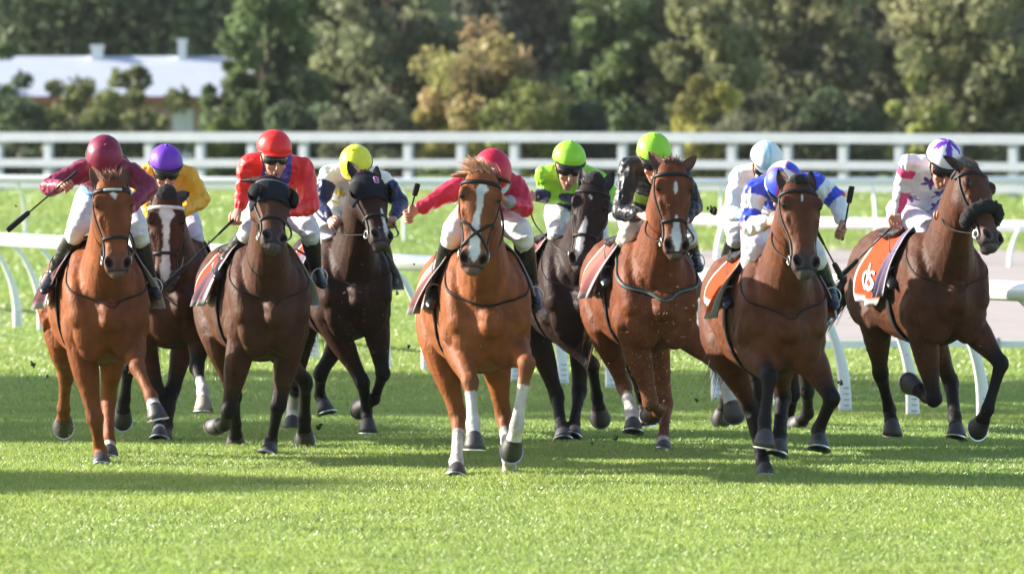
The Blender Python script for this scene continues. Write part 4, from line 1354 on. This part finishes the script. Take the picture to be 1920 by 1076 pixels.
# ------------------------------------------------------------------ silks
def lerp(a, b, w): return a * (1 - w[:, None]) + b * w[:, None]
def base_silk(body, sleeve=None, coll=None):
    body = A(*body); sleeve = body if sleeve is None else A(*sleeve)
    def f(T, u, ls, lf, lu, V):
        C = np.tile(body, (len(V), 1))
        C[(T == 'slL') | (T == 'slR')] = sleeve
        return C
    return f
def cap_solid(c):
    return lambda ph, th, x, f, u: A(*c)
MAROON, GOLD, RED, CRIM, LIME, PURP, YEL = (.20, .012, .05), (.80, .40, .02), (.78, .025, .022), (.55, .018, .055), (.30, .66, .04), (.16, .04, .46), (.78, .74, .05)
NAVY, WHT, ROY, PALE = (.014, .018, .075), (.80, .80, .82), (.045, .075, .60), (.72, .78, .84)

def silk1(T, u, ls, lf, lu, V):
    C = base_silk(MAROON)(T, u, ls, lf, lu, V)
    t = T == 'torso'
    m = t & (u < .62); C[m] = A(.02, .03, .04)
    m = t & (u < .7) & (np.abs(ls + .09) < .05); C[m] = A(.12, .30, .62)
    m = t & (u < .7) & (np.abs(ls - .10) < .05); C[m] = A(.12, .30, .62)
    for s in ('slL', 'slR'):
        m = (T == s) & (u > .90); C[m] = A(.45, .10, .14)
    return C
def silk3(T, u, ls, lf, lu, V):
    C = base_silk(RED)(T, u, ls, lf, lu, V)
    m = (T == 'torso') & (u < .5) & (np.abs(ls) < .07); C[m] = A(.05, .10, .45)
    m = (T == 'torso') & (u > .86) & (np.abs(ls) < .10) & (lf > -.02); C[m] = A(.05, .06, .40)
    return C
def silk4(T, u, ls, lf, lu, V):
    C = base_silk(WHT, NAVY)(T, u, ls, lf, lu, V)
    t = T == 'torso'
    d = np.abs(((ls + .02) / .075) % 2 - 1) + np.abs((u / .16) % 2 - 1)
    C[t & (d < .55)] = A(.62, .46, .02)
    for s in ('slL', 'slR'):
        m = (T == s) & (u < .16); C[m] = A(.80, .80, .70)
    return C
def silk5(T, u, ls, lf, lu, V):
    C = base_silk(CRIM)(T, u, ls, lf, lu, V)
    m = (T == 'slR') & (u > .88); C[m] = A(.32, .33, .38)
    m = (T == 'torso') & (u > .93) & (np.abs(ls) < .12); C[m] = A(.32, .33, .38)
    return C
def silk6(T, u, ls, lf, lu, V):
    C = base_silk(LIME)(T, u, ls, lf, lu, V)
    m = (T == 'torso') & (u > .30) & (u < .84); C[m] = A(*NAVY)
    m = (T == 'torso') & (u > .46) & (u < .58); C[m] = A(.22, .42, .03)
    for s in ('slL', 'slR'):
        m = (T == s) & (u > .70); C[m] = A(*NAVY)
    return C
def silk7(T, u, ls, lf, lu, V):
    C = base_silk((.010, .011, .014))(T, u, ls, lf, lu, V)
    m = (T == 'torso') & (u > .34) & (u < .62); C[m] = A(.24, .40, .02)
    return C
def silk8(T, u, ls, lf, lu, V):
    C = base_silk((.78, .80, .84))(T, u, ls, lf, lu, V)
    for s in ('slL', 'slR'):
        m = (T == s) & (u > .66) & (u < .80); C[m] = A(.30, .62, .70)
    m = (T == 'torso') & (u > .80) & (np.abs(ls) < .06); C[m] = A(.28, .44, .56)
    return C
def silk9(T, u, ls, lf, lu, V):
    C = base_silk(WHT)(T, u, ls, lf, lu, V)
    t = T == 'torso'
    C[t & (u > .80)] = A(*ROY)
    C[t & (np.abs(ls - .02) < .05)] = A(*ROY)
    for s in ('slL', 'slR'):
        m = T == s
        C[m & (u > .30) & (u < .46)] = A(*ROY)
        C[m & (u >= .46) & (u < .53)] = A(*RED)
        C[m & (u < .12)] = A(*ROY)
    return C
def star(x, y, r):
    a = np.arctan2(y, x); d = np.hypot(x, y)
    k = np.abs(((a / (2 * math.pi) * 5) % 1) - .5) * 2
    return d < r * (.38 + .62 * k ** 1.3)
def silk10(T, u, ls, lf, lu, V):
    C = base_silk((.76, .76, .84))(T, u, ls, lf, lu, V)
    t = T == 'torso'
    for (x, uu) in ((-.10, -.22), (.07, -.12), (.11, -.32), (-.03, .0), (-.02, -.38), (.13, .02)):
        C[t & star((ls - x), (lu - uu), .068)] = A(.09, .035, .28)
    for s in ('slL', 'slR'):
        m = T == s
        C[m & (u < .22)] = A(.80, .70, .74)
        C[m & (np.sin(u * 16) > .55) & (u < .4)] = A(.74, .05, .18)
        md = np.median(ls[m & (u > .4)]) if (m & (u > .4)).any() else 0
        C[m & (u > .38) & (u < .93) & (ls > md - .012)] = A(.66, .03, .16)
    return C
def cap4(ph, th, x, f, u): return A(*YEL)
def cap5(ph, th, x, f, u): return A(.80, .78, .76) if th > 93 else A(*CRIM)
def cap8(ph, th, x, f, u): return A(.25, .68, .78) if abs(x + .12) < .075 else (A(.42, .66, .78) if abs(x + .42) < .10 else A(.76, .80, .84))
def cap9(ph, th, x, f, u):
    k = (ph + 28) % 90
    if k < 9: return A(*RED)
    return A(*ROY) if int((ph + 28) // 90) % 2 else A(.80, .80, .84)
def cap10(ph, th, x, f, u):
    k = abs(((ph + 12) / 72) % 1 - .5) * 2
    return A(.15, .035, .42) if th < 10 + 66 * k ** 1.15 else A(.80, .79, .84)

js = {}
js[1] = dict(label='jockey in maroon cap and maroon sleeves over pale blue, head bowed', head=(0, 58, 0), silk=silk1, cap=cap_solid(MAROON), goggles=True, gripL=(.85, -.1, .55),
    p=dict(helm=(196, 290), shL=(160, 318), elL=(90, 352), haL=(112, 348), shR=(242, 322), elR=(281, 350), haR=(238, 398), hip=(197, 372), knL=(146, 430), anL=(100, 512), toL=(84, 545), knR=(258, 435), anR=(282, 522), toR=(294, 556)),
    f=dict(elL=.50, haL=.66, shL=.42), boot_top=(.02, .02, .02))
js[2] = dict(label='jockey in purple cap and gold jacket', head=(0, 22, 0), silk=base_silk(GOLD), cap=cap_solid(PURP), gripL=(1, 0, 0), breech=(.60, .60, .74),
    p=dict(helm=(311, 303), shL=(268, 330), elL=(258, 375), haL=(285, 405), shR=(352, 328), elR=(378, 374), haR=(338, 402), hip=(314, 390), knL=(272, 430), anL=(258, 515), toL=(250, 545), knR=(362, 438), anR=(382, 515), toR=(390, 548)))
js[3] = dict(label='jockey in bright red cap and red jacket, sitting highest of all', head=(3, 14, 0), silk=silk3, cap=cap_solid(RED), peak=RED, breech=(.66, .70, .74), gripL=(-.6, 0, -.4), button=False,
    p=dict(helm=(514, 276), shL=(466, 310), elL=(458, 362), haL=(447, 392), shR=(566, 312), elR=(584, 385), haR=(540, 398), hip=(512, 385), knL=(470, 432), anL=(420, 488), toL=(408, 518), knR=(580, 432), anR=(592, 505), toR=(604, 535)),
    f=dict(elL=.36, haL=.42, helm=.56, elR=.52))
js[4] = dict(label='jockey in yellow cap, white body with gold diamonds and navy sleeves', head=(-14, 42, -8), silk=silk4, cap=cap4, peak=(.55, .50, .05), gripL=(.5, 0, .8),
    p=dict(helm=(667, 304), shL=(618, 328), elL=(597, 384), haL=(618, 411), shR=(712, 335), elR=(752, 382), haR=(738, 408), hip=(640, 398), knL=(612, 440), anL=(622, 500), toL=(640, 545), knR=(708, 440), anR=(730, 500), toR=(738, 530)))
js[5] = dict(label='jockey all in crimson with head tucked down, arm stretched straight out holding a whip', head=(14, 64, 0), silk=silk5, cap=cap5, peak=(.55, .53, .5), gripL=(.25, -.2, .95), puff=.95, button=False,
    p=dict(helm=(924, 318), shL=(872, 345), elL=(820, 373), haL=(783, 393), shR=(966, 345), elR=(984, 392), haR=(948, 376), hip=(912, 402), knL=(850, 438), anL=(822, 528), toL=(808, 572), knR=(978, 440), anR=(998, 535), toR=(1006, 575)),
    f=dict(helm=.66, elL=.46, haL=.52, haR=.62))
js[6] = dict(label='jockey in lime cap and lime jacket with navy chest band and navy cuffs', head=(0, 20, 4), silk=silk6, cap=cap_solid(LIME), gripL=(.2, 0, 1), puff=1.15, boot=(.012, .014, .013),
    p=dict(helm=(1067, 296), shL=(1022, 328), elL=(1040, 364), haL=(1002, 370), shR=(1108, 330), elR=(1148, 372), haR=(1118, 402), hip=(1072, 396), knL=(1046, 432), anL=(1030, 508), toL=(1018, 542), knR=(1122, 440), anR=(1140, 510), toR=(1148, 535)),
    f=dict(elL=.30, haL=.44))
js[7] = dict(label='jockey in lime cap and glossy black jacket with lime waist hoop', head=(-6, 28, 0), silk=silk7, cap=cap_solid(LIME), boot=(.02, .03, .03), boot_top=(.42, .36, .26), breech=(.76, .74, .70), gripL=(.6, 0, .7),
    p=dict(helm=(1226, 282), shL=(1182, 312), elL=(1164, 398), haL=(1204, 404), shR=(1272, 318), elR=(1302, 385), haR=(1286, 410), hip=(1212, 398), knL=(1182, 434), anL=(1147, 500), toL=(1136, 532), knR=(1286, 440), anR=(1302, 480), toR=(1310, 505)))
js[8] = dict(label='jockey in white cap with pale blue stripe and plain white jacket', head=(10, 40, 6), silk=silk8, cap=cap8, peak=(.7, .7, .72), button=False,
    p=dict(helm=(1437, 296), shL=(1388, 328), elL=(1370, 400), haL=(1408, 404), shR=(1474, 335), elR=(1490, 400), haR=(1470, 410), hip=(1402, 400), knL=(1382, 445), anL=(1362, 478), toL=(1365, 520), knR=(1470, 445), anR=(1480, 500), toR=(1485, 530)))
js[9] = dict(label='jockey in blue and white quartered cap, white jacket with blue and red armbands', head=(-8, 46, 0), silk=silk9, cap=cap9, gripR=(.15, -.1, 1), gripL=(.3, 0, 1), boot=(.014, .018, .04),
    p=dict(helm=(1470, 340), shL=(1414, 356), elL=(1404, 426), haL=(1440, 416), shR=(1528, 345), elR=(1572, 378), haR=(1578, 418), hip=(1448, 418), knL=(1412, 482), anL=(1380, 538), toL=(1364, 572), knR=(1526, 480), anR=(1556, 540), toR=(1564, 574)),
    f=dict(helm=.60, elR=.44, haR=.58, elL=.48, haL=.66), rim=(.5, .55, .7))
js[10] = dict(label='jockey in white cap with purple points and white jacket with purple stars', head=(2, 34, 4), silk=silk10, cap=cap10, gripL=(-.7, 0, .3), breech=(.70, .69, .82),
    p=dict(helm=(1770, 294), shL=(1704, 308), elL=(1688, 366), haL=(1683, 398), shR=(1792, 338), elR=(1806, 384), haR=(1772, 396), hip=(1712, 396), knL=(1742, 432), anL=(1686, 498), toL=(1672, 536), knR=(1808, 440), anR=(1790, 500), toR=(1795, 530)),
    f=dict(elL=.26, haL=.22, hip=-.02), puff=.95)
JS = {k: build_jockey(HS[k], v) for k, v in js.items()}
for k in js:
    l, r = JS[k].handc('L'), JS[k].handc('R')
    if k in (1, 3, 5, 10): l = r
    if k == 9: r = l
    add_reins(HS[k], (l, r))

def WP(k, px, py, f): return HS[k].PF(px, py, f)
def dz_(k, side): return JS[k].handc(side)
c = dz_(1, 'L'); whip('black padded whip slanting down left from the maroon jockey', c + A(.05, .0, .06), WP(1, 14, 432, .75))
c = dz_(3, 'L'); whip('black whip slanting down from the red jockey across the blazed horse', c, WP(3, 300, 545, .9))
c = dz_(5, 'L'); whip('short black whip held upright by the crimson jockey', c - A(0, 0, .03), WP(5, 783, 345, .62))
c = dz_(9, 'R'); whip('black whip held upright by the jockey in blue and white quarters', c - A(0, 0, .03), WP(9, 1597, 350, .7))
c = dz_(10, 'L'); whip('long black whip trailing down left from the jockey with purple stars', c, WP(10, 1572, 522, .0))
c = WP(9, 1535, 440, .8); whip('black whip hanging beside the orange saddle cloth of the bay in front', c, WP(9, 1578, 520, .75))

# lettering on the saddle cloth of the outermost right horse
def cloth_text(H, word, f0, ang, size):
    cu = bpy.data.curves.new('lettering', 'FONT')
    cu.body = word; cu.size = 1.0; cu.extrude = 0.01; cu.resolution_u = 3
    o = bpy.data.objects.new('lettering', cu)
    COL.objects.link(o)
    dg = bpy.context.evaluated_depsgraph_get(); dg.update()
    me = bpy.data.meshes.new_from_object(o.evaluated_get(dg))
    bpy.data.objects.remove(o)
    V = np.array([v.co[:] for v in me.vertices]); F = [tuple(p.vertices) for p in me.polygons]
    bpy.data.meshes.remove(me)
    cm = H.cloth.data
    base = H.O
    bv = BVHTree.FromPolygons([tuple(A(*v.co) + base) for v in cm.vertices], [tuple(p.vertices) for p in cm.polygons])
    W = []
    for x, y, z in V:                           # each letter point is laid on the cloth itself
        f = f0 + x * size * 1.45; an = ang + y * size / .36
        c_ = H.L(0, f, 1.17); q = H.trunk(f, an, .3)
        d = nrm(c_ - q)
        hit = bv.ray_cast(Vector(q), Vector(d), .45)
        w = A(*hit[0]) if hit[0] is not None else H.trunk(f, an, .06)
        W.append(w - d * (.006 + (.004 if z > 0 else 0)))
    mk('lettering', np.array(W), F, M_PAINT, H.root, smooth=False)
cloth_text(HS[10], 'ds', -.255, math.radians(-92), .23)

# ------------------------------------------------------------------ flying turf
def clods():
    rg = np.random.default_rng(21)
    spots = [(62, 684, 51.5, .045), (88, 706, 51.6, .03), (30, 386, 52, .02), (1335, 392, 55.5, .085), (766, 650, 52, .028), (745, 549, 52, .03), (1305, 749, 52.5, .035),
             (1155, 822, 51.5, .035), (1577, 718, 52, .05), (598, 800, 53, .05), (776, 495, 53, .02), (1505, 728, 49.8, .03), (400, 560, 52, .02), (1020, 640, 53, .022), (1110, 830, 53, .025), (700, 660, 53, .03)]
    for i, (px, py, Y, r) in enumerate(spots):
        r *= .45
        c0 = P(px, py, Y)
        mb = Mesh()
        for _ in range(7):
            o_ = rg.normal(0, .42, 3) * r
            V, F = ball(c0 + o_, r * rg.uniform(.25, .5), n=8, m=6)
            mb.add(V + rg.normal(0, .06 * r, V.shape), F, A(.026, .022, .012) * rg.uniform(.6, 1.4))
        for _ in range(16):
            d = nrm(rg.normal(0, 1, 3)); s = nrm(np.cross(d, rg.normal(0, 1, 3))) * min(.010, r * .16)
            b = c0 + rg.normal(0, .3, 3) * r
            e_ = b + d * r * rg.uniform(.4, 1.0)
            mb.add([b - s, b + s, e_ + s * .6 + A(0, 0, -.2 * r), e_ - s * .6], [(0, 1, 2, 3)], A(.06, .11, .018) * rg.uniform(.5, 1.6))
        o = mb.build('turf_clod', M_CLOD, None, smooth=False, loc=tuple(c0))
        tag(o, 'small dark clod of torn turf flying among the horses', 'turf clod', 'flying clods of turf')
    mb = Mesh()
    zones = [(1240, 660, 48, 100, 52.9, 700), (1235, 760, 38, 60, 52.9, 300), (690, 620, 38, 80, 55.2, 90), (950, 640, 120, 120, 49.6, 40), (1500, 680, 130, 110, 49.8, 45), (230, 700, 120, 120, 51.5, 35), (1780, 680, 120, 90, 53, 40),
             (1340, 850, 60, 40, 51.5, 60), (118, 820, 18, 30, 52, 40)]
    for (px, py, sx, sy, Y, n) in zones:
        for _ in range(n):
            p = P(rg.normal(px, sx), rg.normal(py, sy), Y + rg.normal(0, .35))
            if p[2] < .02: continue
            d = nrm(rg.normal(0, 1, 3)) * rg.uniform(.002, .011); s = nrm(np.cross(d, rg.normal(0, 1, 3))) * rg.uniform(.0012, .0028)
            col = A(.16, .11, .06) if rg.random() < .75 else A(.20, .20, .07)
            mb.add([p - d - s, p - d + s, p + d + s, p + d - s], [(0, 1, 2, 3)], col * rg.uniform(.6, 1.6))
    o = mb.build('flying_debris', M_CLOD, None, smooth=False)
    tag(o, 'fine bits of grass and soil kicked up around the hooves', 'debris', kind='stuff')
clods()

# ------------------------------------------------------------------ trees, shrubs and house beyond the fence
M_BARK = mat('bark', (0.085, 0.062, 0.045), rough=0.9, vary=0.4, vscale=6, bump=0.8, bscale=14, stretch=(3, 3, .6))
LEAFM = {}
def leafmat(c):
    k = tuple(c)
    if k not in LEAFM:
        LEAFM[k] = mat('foliage', attr=True, rough=0.5, vary=0.35, vscale=0.55, spec=0.2, trans=0.42)
    return LEAFM[k]

def tree(name, label, cat, px, Y, w, top, bottom, col, col2=None, lumps=46, per=150, leaf=0.16, shape='round', group=None, trunk_r=.16, seed=0, x=None, dense=1.0, lump_r=None):
    rg = np.random.default_rng(seed + int(abs(px)) + int(top * 10))
    x0 = (px - 960) * Y / FPX if x is None else x
    z0 = float(gz(x0, Y))
    root = empty(name, (x0, Y, z0))
    tag(root, label, cat, group)
    base = A(x0, Y, z0)
    Hh = top - bottom
    cen = []
    for i in range(int(lumps * dense)):
        for _ in range(30):
            q = rg.uniform(-1, 1, 3)
            if shape == 'cone':
                lim = 1 - (q[2] + 1) / 2 * .85
                if math.hypot(q[0], q[1]) < lim and math.hypot(q[0], q[1]) > lim * .3: break
            elif shape == 'bush':
                if q[0] ** 2 + q[1] ** 2 + max(q[2], 0) ** 2 * 1.0 < 1: break
            else:
                r = math.sqrt((q ** 2).sum())
                if .35 < r < 1: break
        cen.append(base + A(q[0] * w / 2, q[1] * w / 2, bottom + (q[2] + 1) / 2 * Hh))
    cen = np.array(cen)
    lr = w / 2 * .34 * rg.uniform(.6, 1.15, len(cen))
    if shape == 'cone': lr *= .75
    if lump_r: lr = lump_r * rg.uniform(.7, 1.2, len(cen))
    mb = Mesh()
    tz = bottom + Hh * .62
    lean = rg.normal(0, .15, 2)
    mb.tube([base - A(0, 0, .1), base + A(lean[0] * .4, lean[1] * .4, tz * .45), base + A(lean[0], lean[1], tz)], [trunk_r * 1.15, trunk_r * .8, trunk_r * .3], n=9, res=3)
    for c in cen[::3]:
        st = base + A(lean[0] * .4, lean[1] * .4, rg.uniform(.3, .7) * min(tz, c[2] - z0))
        mb.tube([st, st * .5 + c * .5 + A(0, 0, .15), c], [trunk_r * .4, trunk_r * .24, trunk_r * .08], n=6, res=2)
    mb.build('trunk', M_BARK, root)
    Vs, Cs = [], []
    c1 = A(*col); c2 = A(*(col2 or col))
    for c, r in zip(cen, lr):
        n = int(per * rg.uniform(.7, 1.3))
        d = rg.normal(0, 1, (n, 3)); d /= np.linalg.norm(d, axis=1)[:, None]
        rad = r * rg.uniform(.25, 1.0, n) ** .55
        p = c + d * rad[:, None] * A(1, 1, .85)
        a = rg.normal(0, 1, (n, 3)) + d * .6; a /= np.linalg.norm(a, axis=1)[:, None]
        b = np.cross(a, rg.normal(0, 1, (n, 3))); b /= np.linalg.norm(b, axis=1)[:, None]
        s = leaf * rg.uniform(.5, 1.3, n)[:, None]
        V = np.stack([p - a * s, p - b * s * .55, p + a * s, p + b * s * .55], 1)
        Vs.append(V)
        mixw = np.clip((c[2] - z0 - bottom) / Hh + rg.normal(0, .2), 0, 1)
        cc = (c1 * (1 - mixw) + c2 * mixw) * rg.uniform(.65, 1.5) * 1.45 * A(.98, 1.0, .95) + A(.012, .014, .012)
        Cs.append(np.repeat(cc * rg.uniform(.82, 1.22, (n, 1)), 4, 0))
    V = np.concatenate(Vs).reshape(-1, 3)
    V[:, 2] = np.maximum(V[:, 2], z0 + .03)
    n = len(V) // 4
    mk('crown', V, (np.arange(n)[:, None] * 4 + np.arange(4)).tolist(), leafmat((0,)), root, np.concatenate(Cs), smooth=False)
    return root

GRP = 'trees beyond the far fence'
DG, MG, OL, YG, DO, BR = (.060, .085, .045), (.075, .115, .035), (.105, .120, .055), (.18, .19, .055), (.092, .096, .060), (.100, .092, .068)
T_ = tree
# far dark wood line
k = 0
for px, w, top, c in ((-120, 9, 9, DG), (10, 9, 8.5, DG), (130, 8, 9.5, DG), (245, 9, 8, DG), (360, 9, 9, DG), (490, 8, 9.5, DG), (610, 9, 9, DO), (735, 9, 10, DO), (850, 9, 9, BR), (965, 9, 9.5, BR), (1080, 9, 9, DO), (1190, 9, 8.5, DO),
                       (1300, 9, 9.5, DO), (1420, 9, 9, BR), (1540, 9, 9.5, DO), (1660, 9, 9, DO), (1780, 9, 9, BR), (1900, 9, 9.5, DO), (2030, 9, 9, DO)):
    k += 1
    T_('tree', 'dark tall tree in the shaded wood at the back', 'tree', px, 268 + (k % 3) * 5, w, top, .3, c, None, lumps=70, per=110, leaf=.26, group='dark trees at the back of the wood', seed=k)
for i in range(9):
    T_('tree', 'dark tall tree in the shaded wood at the back', 'tree', -100 + i * 255, 292, 15, 12, .2, DO, None, lumps=80, per=120, leaf=.40, group='dark trees at the back of the wood', seed=60 + i)
# nearer trees
T_('tree', 'bright green young tree at the left edge beside the white roofed house', 'tree', -5, 212, 1.6, 3.9, 0, (.10, .14, .05), lumps=26, per=130, leaf=.13, seed=2, shape='bush')
T_('conifer_tree', 'feathery green conifer with drooping boughs right of the white roofed house', 'tree', 500, 205, 3.6, 6.6, 0, (.055, .080, .035), (.085, .115, .045), lumps=70, per=150, leaf=.15, shape='cone', seed=3)
T_('conifer_tree', 'slim green conifer overlapping the end of the white roof', 'tree', 425, 208, 1.8, 4.3, 0, (.06, .09, .035), (.095, .125, .045), lumps=34, per=130, leaf=.13, shape='cone', seed=4)
T_('tree', 'tall mid green tree with sunlit upper branches left of the grey green tree', 'tree', 590, 214, 3.4, 7.0, .2, (.05, .075, .032), (.095, .125, .050), lumps=60, per=150, leaf=.16, seed=5)
T_('tree', 'grey green spreading tree with pale flecked leaves left of the orange tipped shrub', 'tree', 725, 210, 3.6, 6.8, .2, (.085, .095, .055), (.17, .18, .10), lumps=60, per=140, leaf=.15, seed=6)
T_('tree', 'orange tipped autumn shrub tree with yellow green skirts', 'tree', 920, 200, 3.5, 4.0, 0, (.175, .185, .06), (.23, .155, .08), lumps=60, per=170, leaf=.11, shape='round', seed=7)
T_('shrub', 'yellow green rounded shrub at the foot of the orange tipped tree', 'shrub', 985, 197, 2.2, 2.6, 0, (.15, .165, .05), lumps=36, per=150, leaf=.10, shape='bush', seed=8)
T_('tree', 'fresh green bushy tree right of the orange tipped shrub', 'tree', 1165, 208, 3.2, 5.2, .1, (.055, .082, .035), (.10, .13, .05), lumps=56, per=150, leaf=.14, seed=9)
T_('tree', 'olive green tree with yellowish upright shoots', 'tree', 1340, 206, 2.7, 5.4, .1, (.09, .105, .05), (.17, .17, .08), lumps=50, per=140, leaf=.14, seed=10)
T_('shrub', 'bright yellow shrub standing behind the fence near the centre right', 'shrub', 1312, 196, 1.9, 2.75, 0, (.18, .17, .05), (.21, .19, .055), lumps=34, per=150, leaf=.10, shape='bush', seed=11)
T_('tree', 'broad dark olive tree with pale tips over the yellow shrub', 'tree', 1500, 214, 4.2, 7.5, .2, (.08, .085, .05), (.15, .15, .08), lumps=64, per=140, leaf=.17, seed=12)
T_('tree', 'brownish tree in shade between the two broad olive trees', 'tree', 1630, 220, 3.6, 7.5, .2, (.075, .076, .05), (.12, .115, .07), lumps=60, per=130, leaf=.17, seed=13)
T_('tree', 'large olive tree with sunlit left side at the right edge', 'tree', 1830, 207, 4.3, 7.6, .1, (.09, .10, .05), (.19, .18, .09), lumps=76, per=150, leaf=.16, seed=14)
for i, (px, Y, w, t, c, lb) in enumerate(((30, 200, 2.2, 2.75, DG, 'dark rounded bush at the far left behind the fence'), (150, 200, 2.1, 3.05, (.12, .13, .055), 'pale olive bush in front of the white roofed house, left of its twin'),
        (262, 201, 2.3, 3.2, (.11, .12, .05), 'olive bush in front of the white roofed house, tallest there'), (400, 199, 1.6, 1.9, (.10, .13, .03), 'low yellowish bush at the foot of the slim conifer'),
        (560, 200, 2.0, 2.0, DG, 'low dark bush under the mid green tree'), (690, 198, 2.4, 2.1, DO, 'low shadowy bush under the grey green tree'), (1100, 200, 2.0, 2.2, DG, 'low dark green bush under the fresh green tree'),
        (1220, 198, 1.6, 2.0, OL, 'low pale olive bush left of the yellow shrub'), (1420, 200, 2.4, 2.3, DO, 'low dull olive bush right of the yellow shrub'), (1560, 200, 2.4, 2.2, DG, 'low dark bush under the brownish tree'), (1725, 199, 1.5, 2.9, YG, 'bright yellow green bush at the left foot of the large olive tree'))):
    T_('bush', lb, 'bush', px, Y, w, t, 0, c, None, lumps=30, per=130, leaf=.11, shape='bush', seed=30 + i, trunk_r=.05)
# unseen trees added on the left, crowns shaped to band the turf with shade
TE, TB = math.tan(SUN_EL) / math.cos(SUN_BACK), math.tan(SUN_BACK)
DX = 42.0
for i, (y0, y1, xt, half, dn) in enumerate(((58.8, 72, -3.4, 2.0, .36), (58.8, 72, -.3, 2.0, .36), (58.8, 71, 3.0, 2.0, .36), (55.4, 59.4, -3.2, 1.3, .8), (47.6, 50.0, -3.0, 1.1, .9))):
    zc = (DX + xt) * TE
    T_('tree', 'unseen tall tree beyond the left edge, crown shaped to shade the turf', 'tree', 0, (y0 + y1) / 2 + (DX + xt) * TB, y1 - y0, zc + half * TE, zc - half * TE, MG, None,
       lumps=int(24 * (y1 - y0)), per=70, leaf=.17, seed=80 + i, x=-DX, trunk_r=.25, lump_r=.55, group='trees beside the track on the left', dense=dn)

def house():
    Y = 214
    x0, x1 = (-45 - 960) * Y / FPX, (505 - 960) * Y / FPX
    z0 = 1.0
    root = empty('house', ((x0 + x1) / 2, Y, z0))
    tag(root, 'long low house with pale metal roof and white chimneys, half hidden by bushes', 'house')
    M_ROOF = mat('pale_metal_roof', (.44, .47, .55), rough=.5, vary=.05, vscale=2)
    M_WALL = mat('pinkish_render', (.55, .38, .34), rough=.85, vary=.1, vscale=3)
    ridge, eave = 4.42 - z0, 3.32 - z0
    mb = Mesh(); mb.box((x0 + .3, Y - 1.6, z0), (x1 - .3, Y + 4.4, z0 + eave - .03)); mb.build('wall', M_WALL, root, smooth=False)
    V = [(x0, Y - 2.2, z0 + eave), (x1, Y - 2.2, z0 + eave), (x1, Y + 1.4, z0 + ridge), (x0, Y + 1.4, z0 + ridge), (x1, Y + 5, z0 + eave), (x0, Y + 5, z0 + eave)]
    V += [(x, y, z - .12) for x, y, z in V]
    F = [(0, 1, 2, 3), (3, 2, 4, 5), (7, 6, 9, 8), (8, 9, 11, 10), (0, 6, 7, 1), (5, 4, 10, 11), (0, 3, 9, 6), (3, 5, 11, 9), (1, 7, 8, 2), (2, 8, 10, 4)]
    rf = mk('roof', V, F, M_ROOF, root, smooth=False)
    mb = Mesh(); mb.box((x0 - .05, Y - 2.34, z0 + eave - .16), (x1 + .05, Y - 2.203, z0 + eave - .02)); mb.build('gutter', mat('red_gutter', (.35, .10, .08), rough=.5), root, smooth=False)
    for px, hh, ww in ((178, .26, .30), (338, .46, .22), (455, .34, .28)):
        x = (px - 960) * Y / FPX
        mb = Mesh(); mb.box((x - ww / 2, Y + 1.1, z0 + ridge - .5), (x + ww / 2, Y + 1.55, z0 + ridge + hh * .8)); mb.box((x - ww * .62, Y + 1.05, z0 + ridge + hh * .8 + .003), (x + ww * .62, Y + 1.6, z0 + ridge + hh * .8 + .1))
        mb.build('chimney', M_PAINT, rf, smooth=False)
    for px, ww, lab in ((348, .55, 'door'), (90, .5, 'window'), (220, .5, 'window')):
        x = (px - 960) * Y / FPX
        mb = Mesh(); mb.box((x - ww / 2, Y - 1.66, z0 + (.0 if lab == 'door' else .9)), (x + ww / 2, Y - 1.603, z0 + 2.0)); mb.build(lab, M_PAINT if lab == 'door' else M_GOG, root, smooth=False)
house()

# ------------------------------------------------------------------ thin volume added to lift the dark tones of the wood
def added_haze():
    mb = Mesh(); mb.box((-130, -12, -2), (130, 330, 19))
    m = bpy.data.materials.new('added_haze'); m.use_nodes = True
    nt = m.node_tree; nt.nodes.clear()
    o = nt.nodes.new('ShaderNodeOutputMaterial'); v = nt.nodes.new('ShaderNodeVolumePrincipled')
    v.inputs['Color'].default_value = (.90, .92, .95, 1); v.inputs['Density'].default_value = .00007; v.inputs['Anisotropy'].default_value = .2
    nt.links.new(v.outputs[0], o.inputs['Volume'])
    tag(mb.build('added_haze', m, None, smooth=False), 'thin pale veil added to lift the dark trees', 'added_haze', kind='stuff')
added_haze()
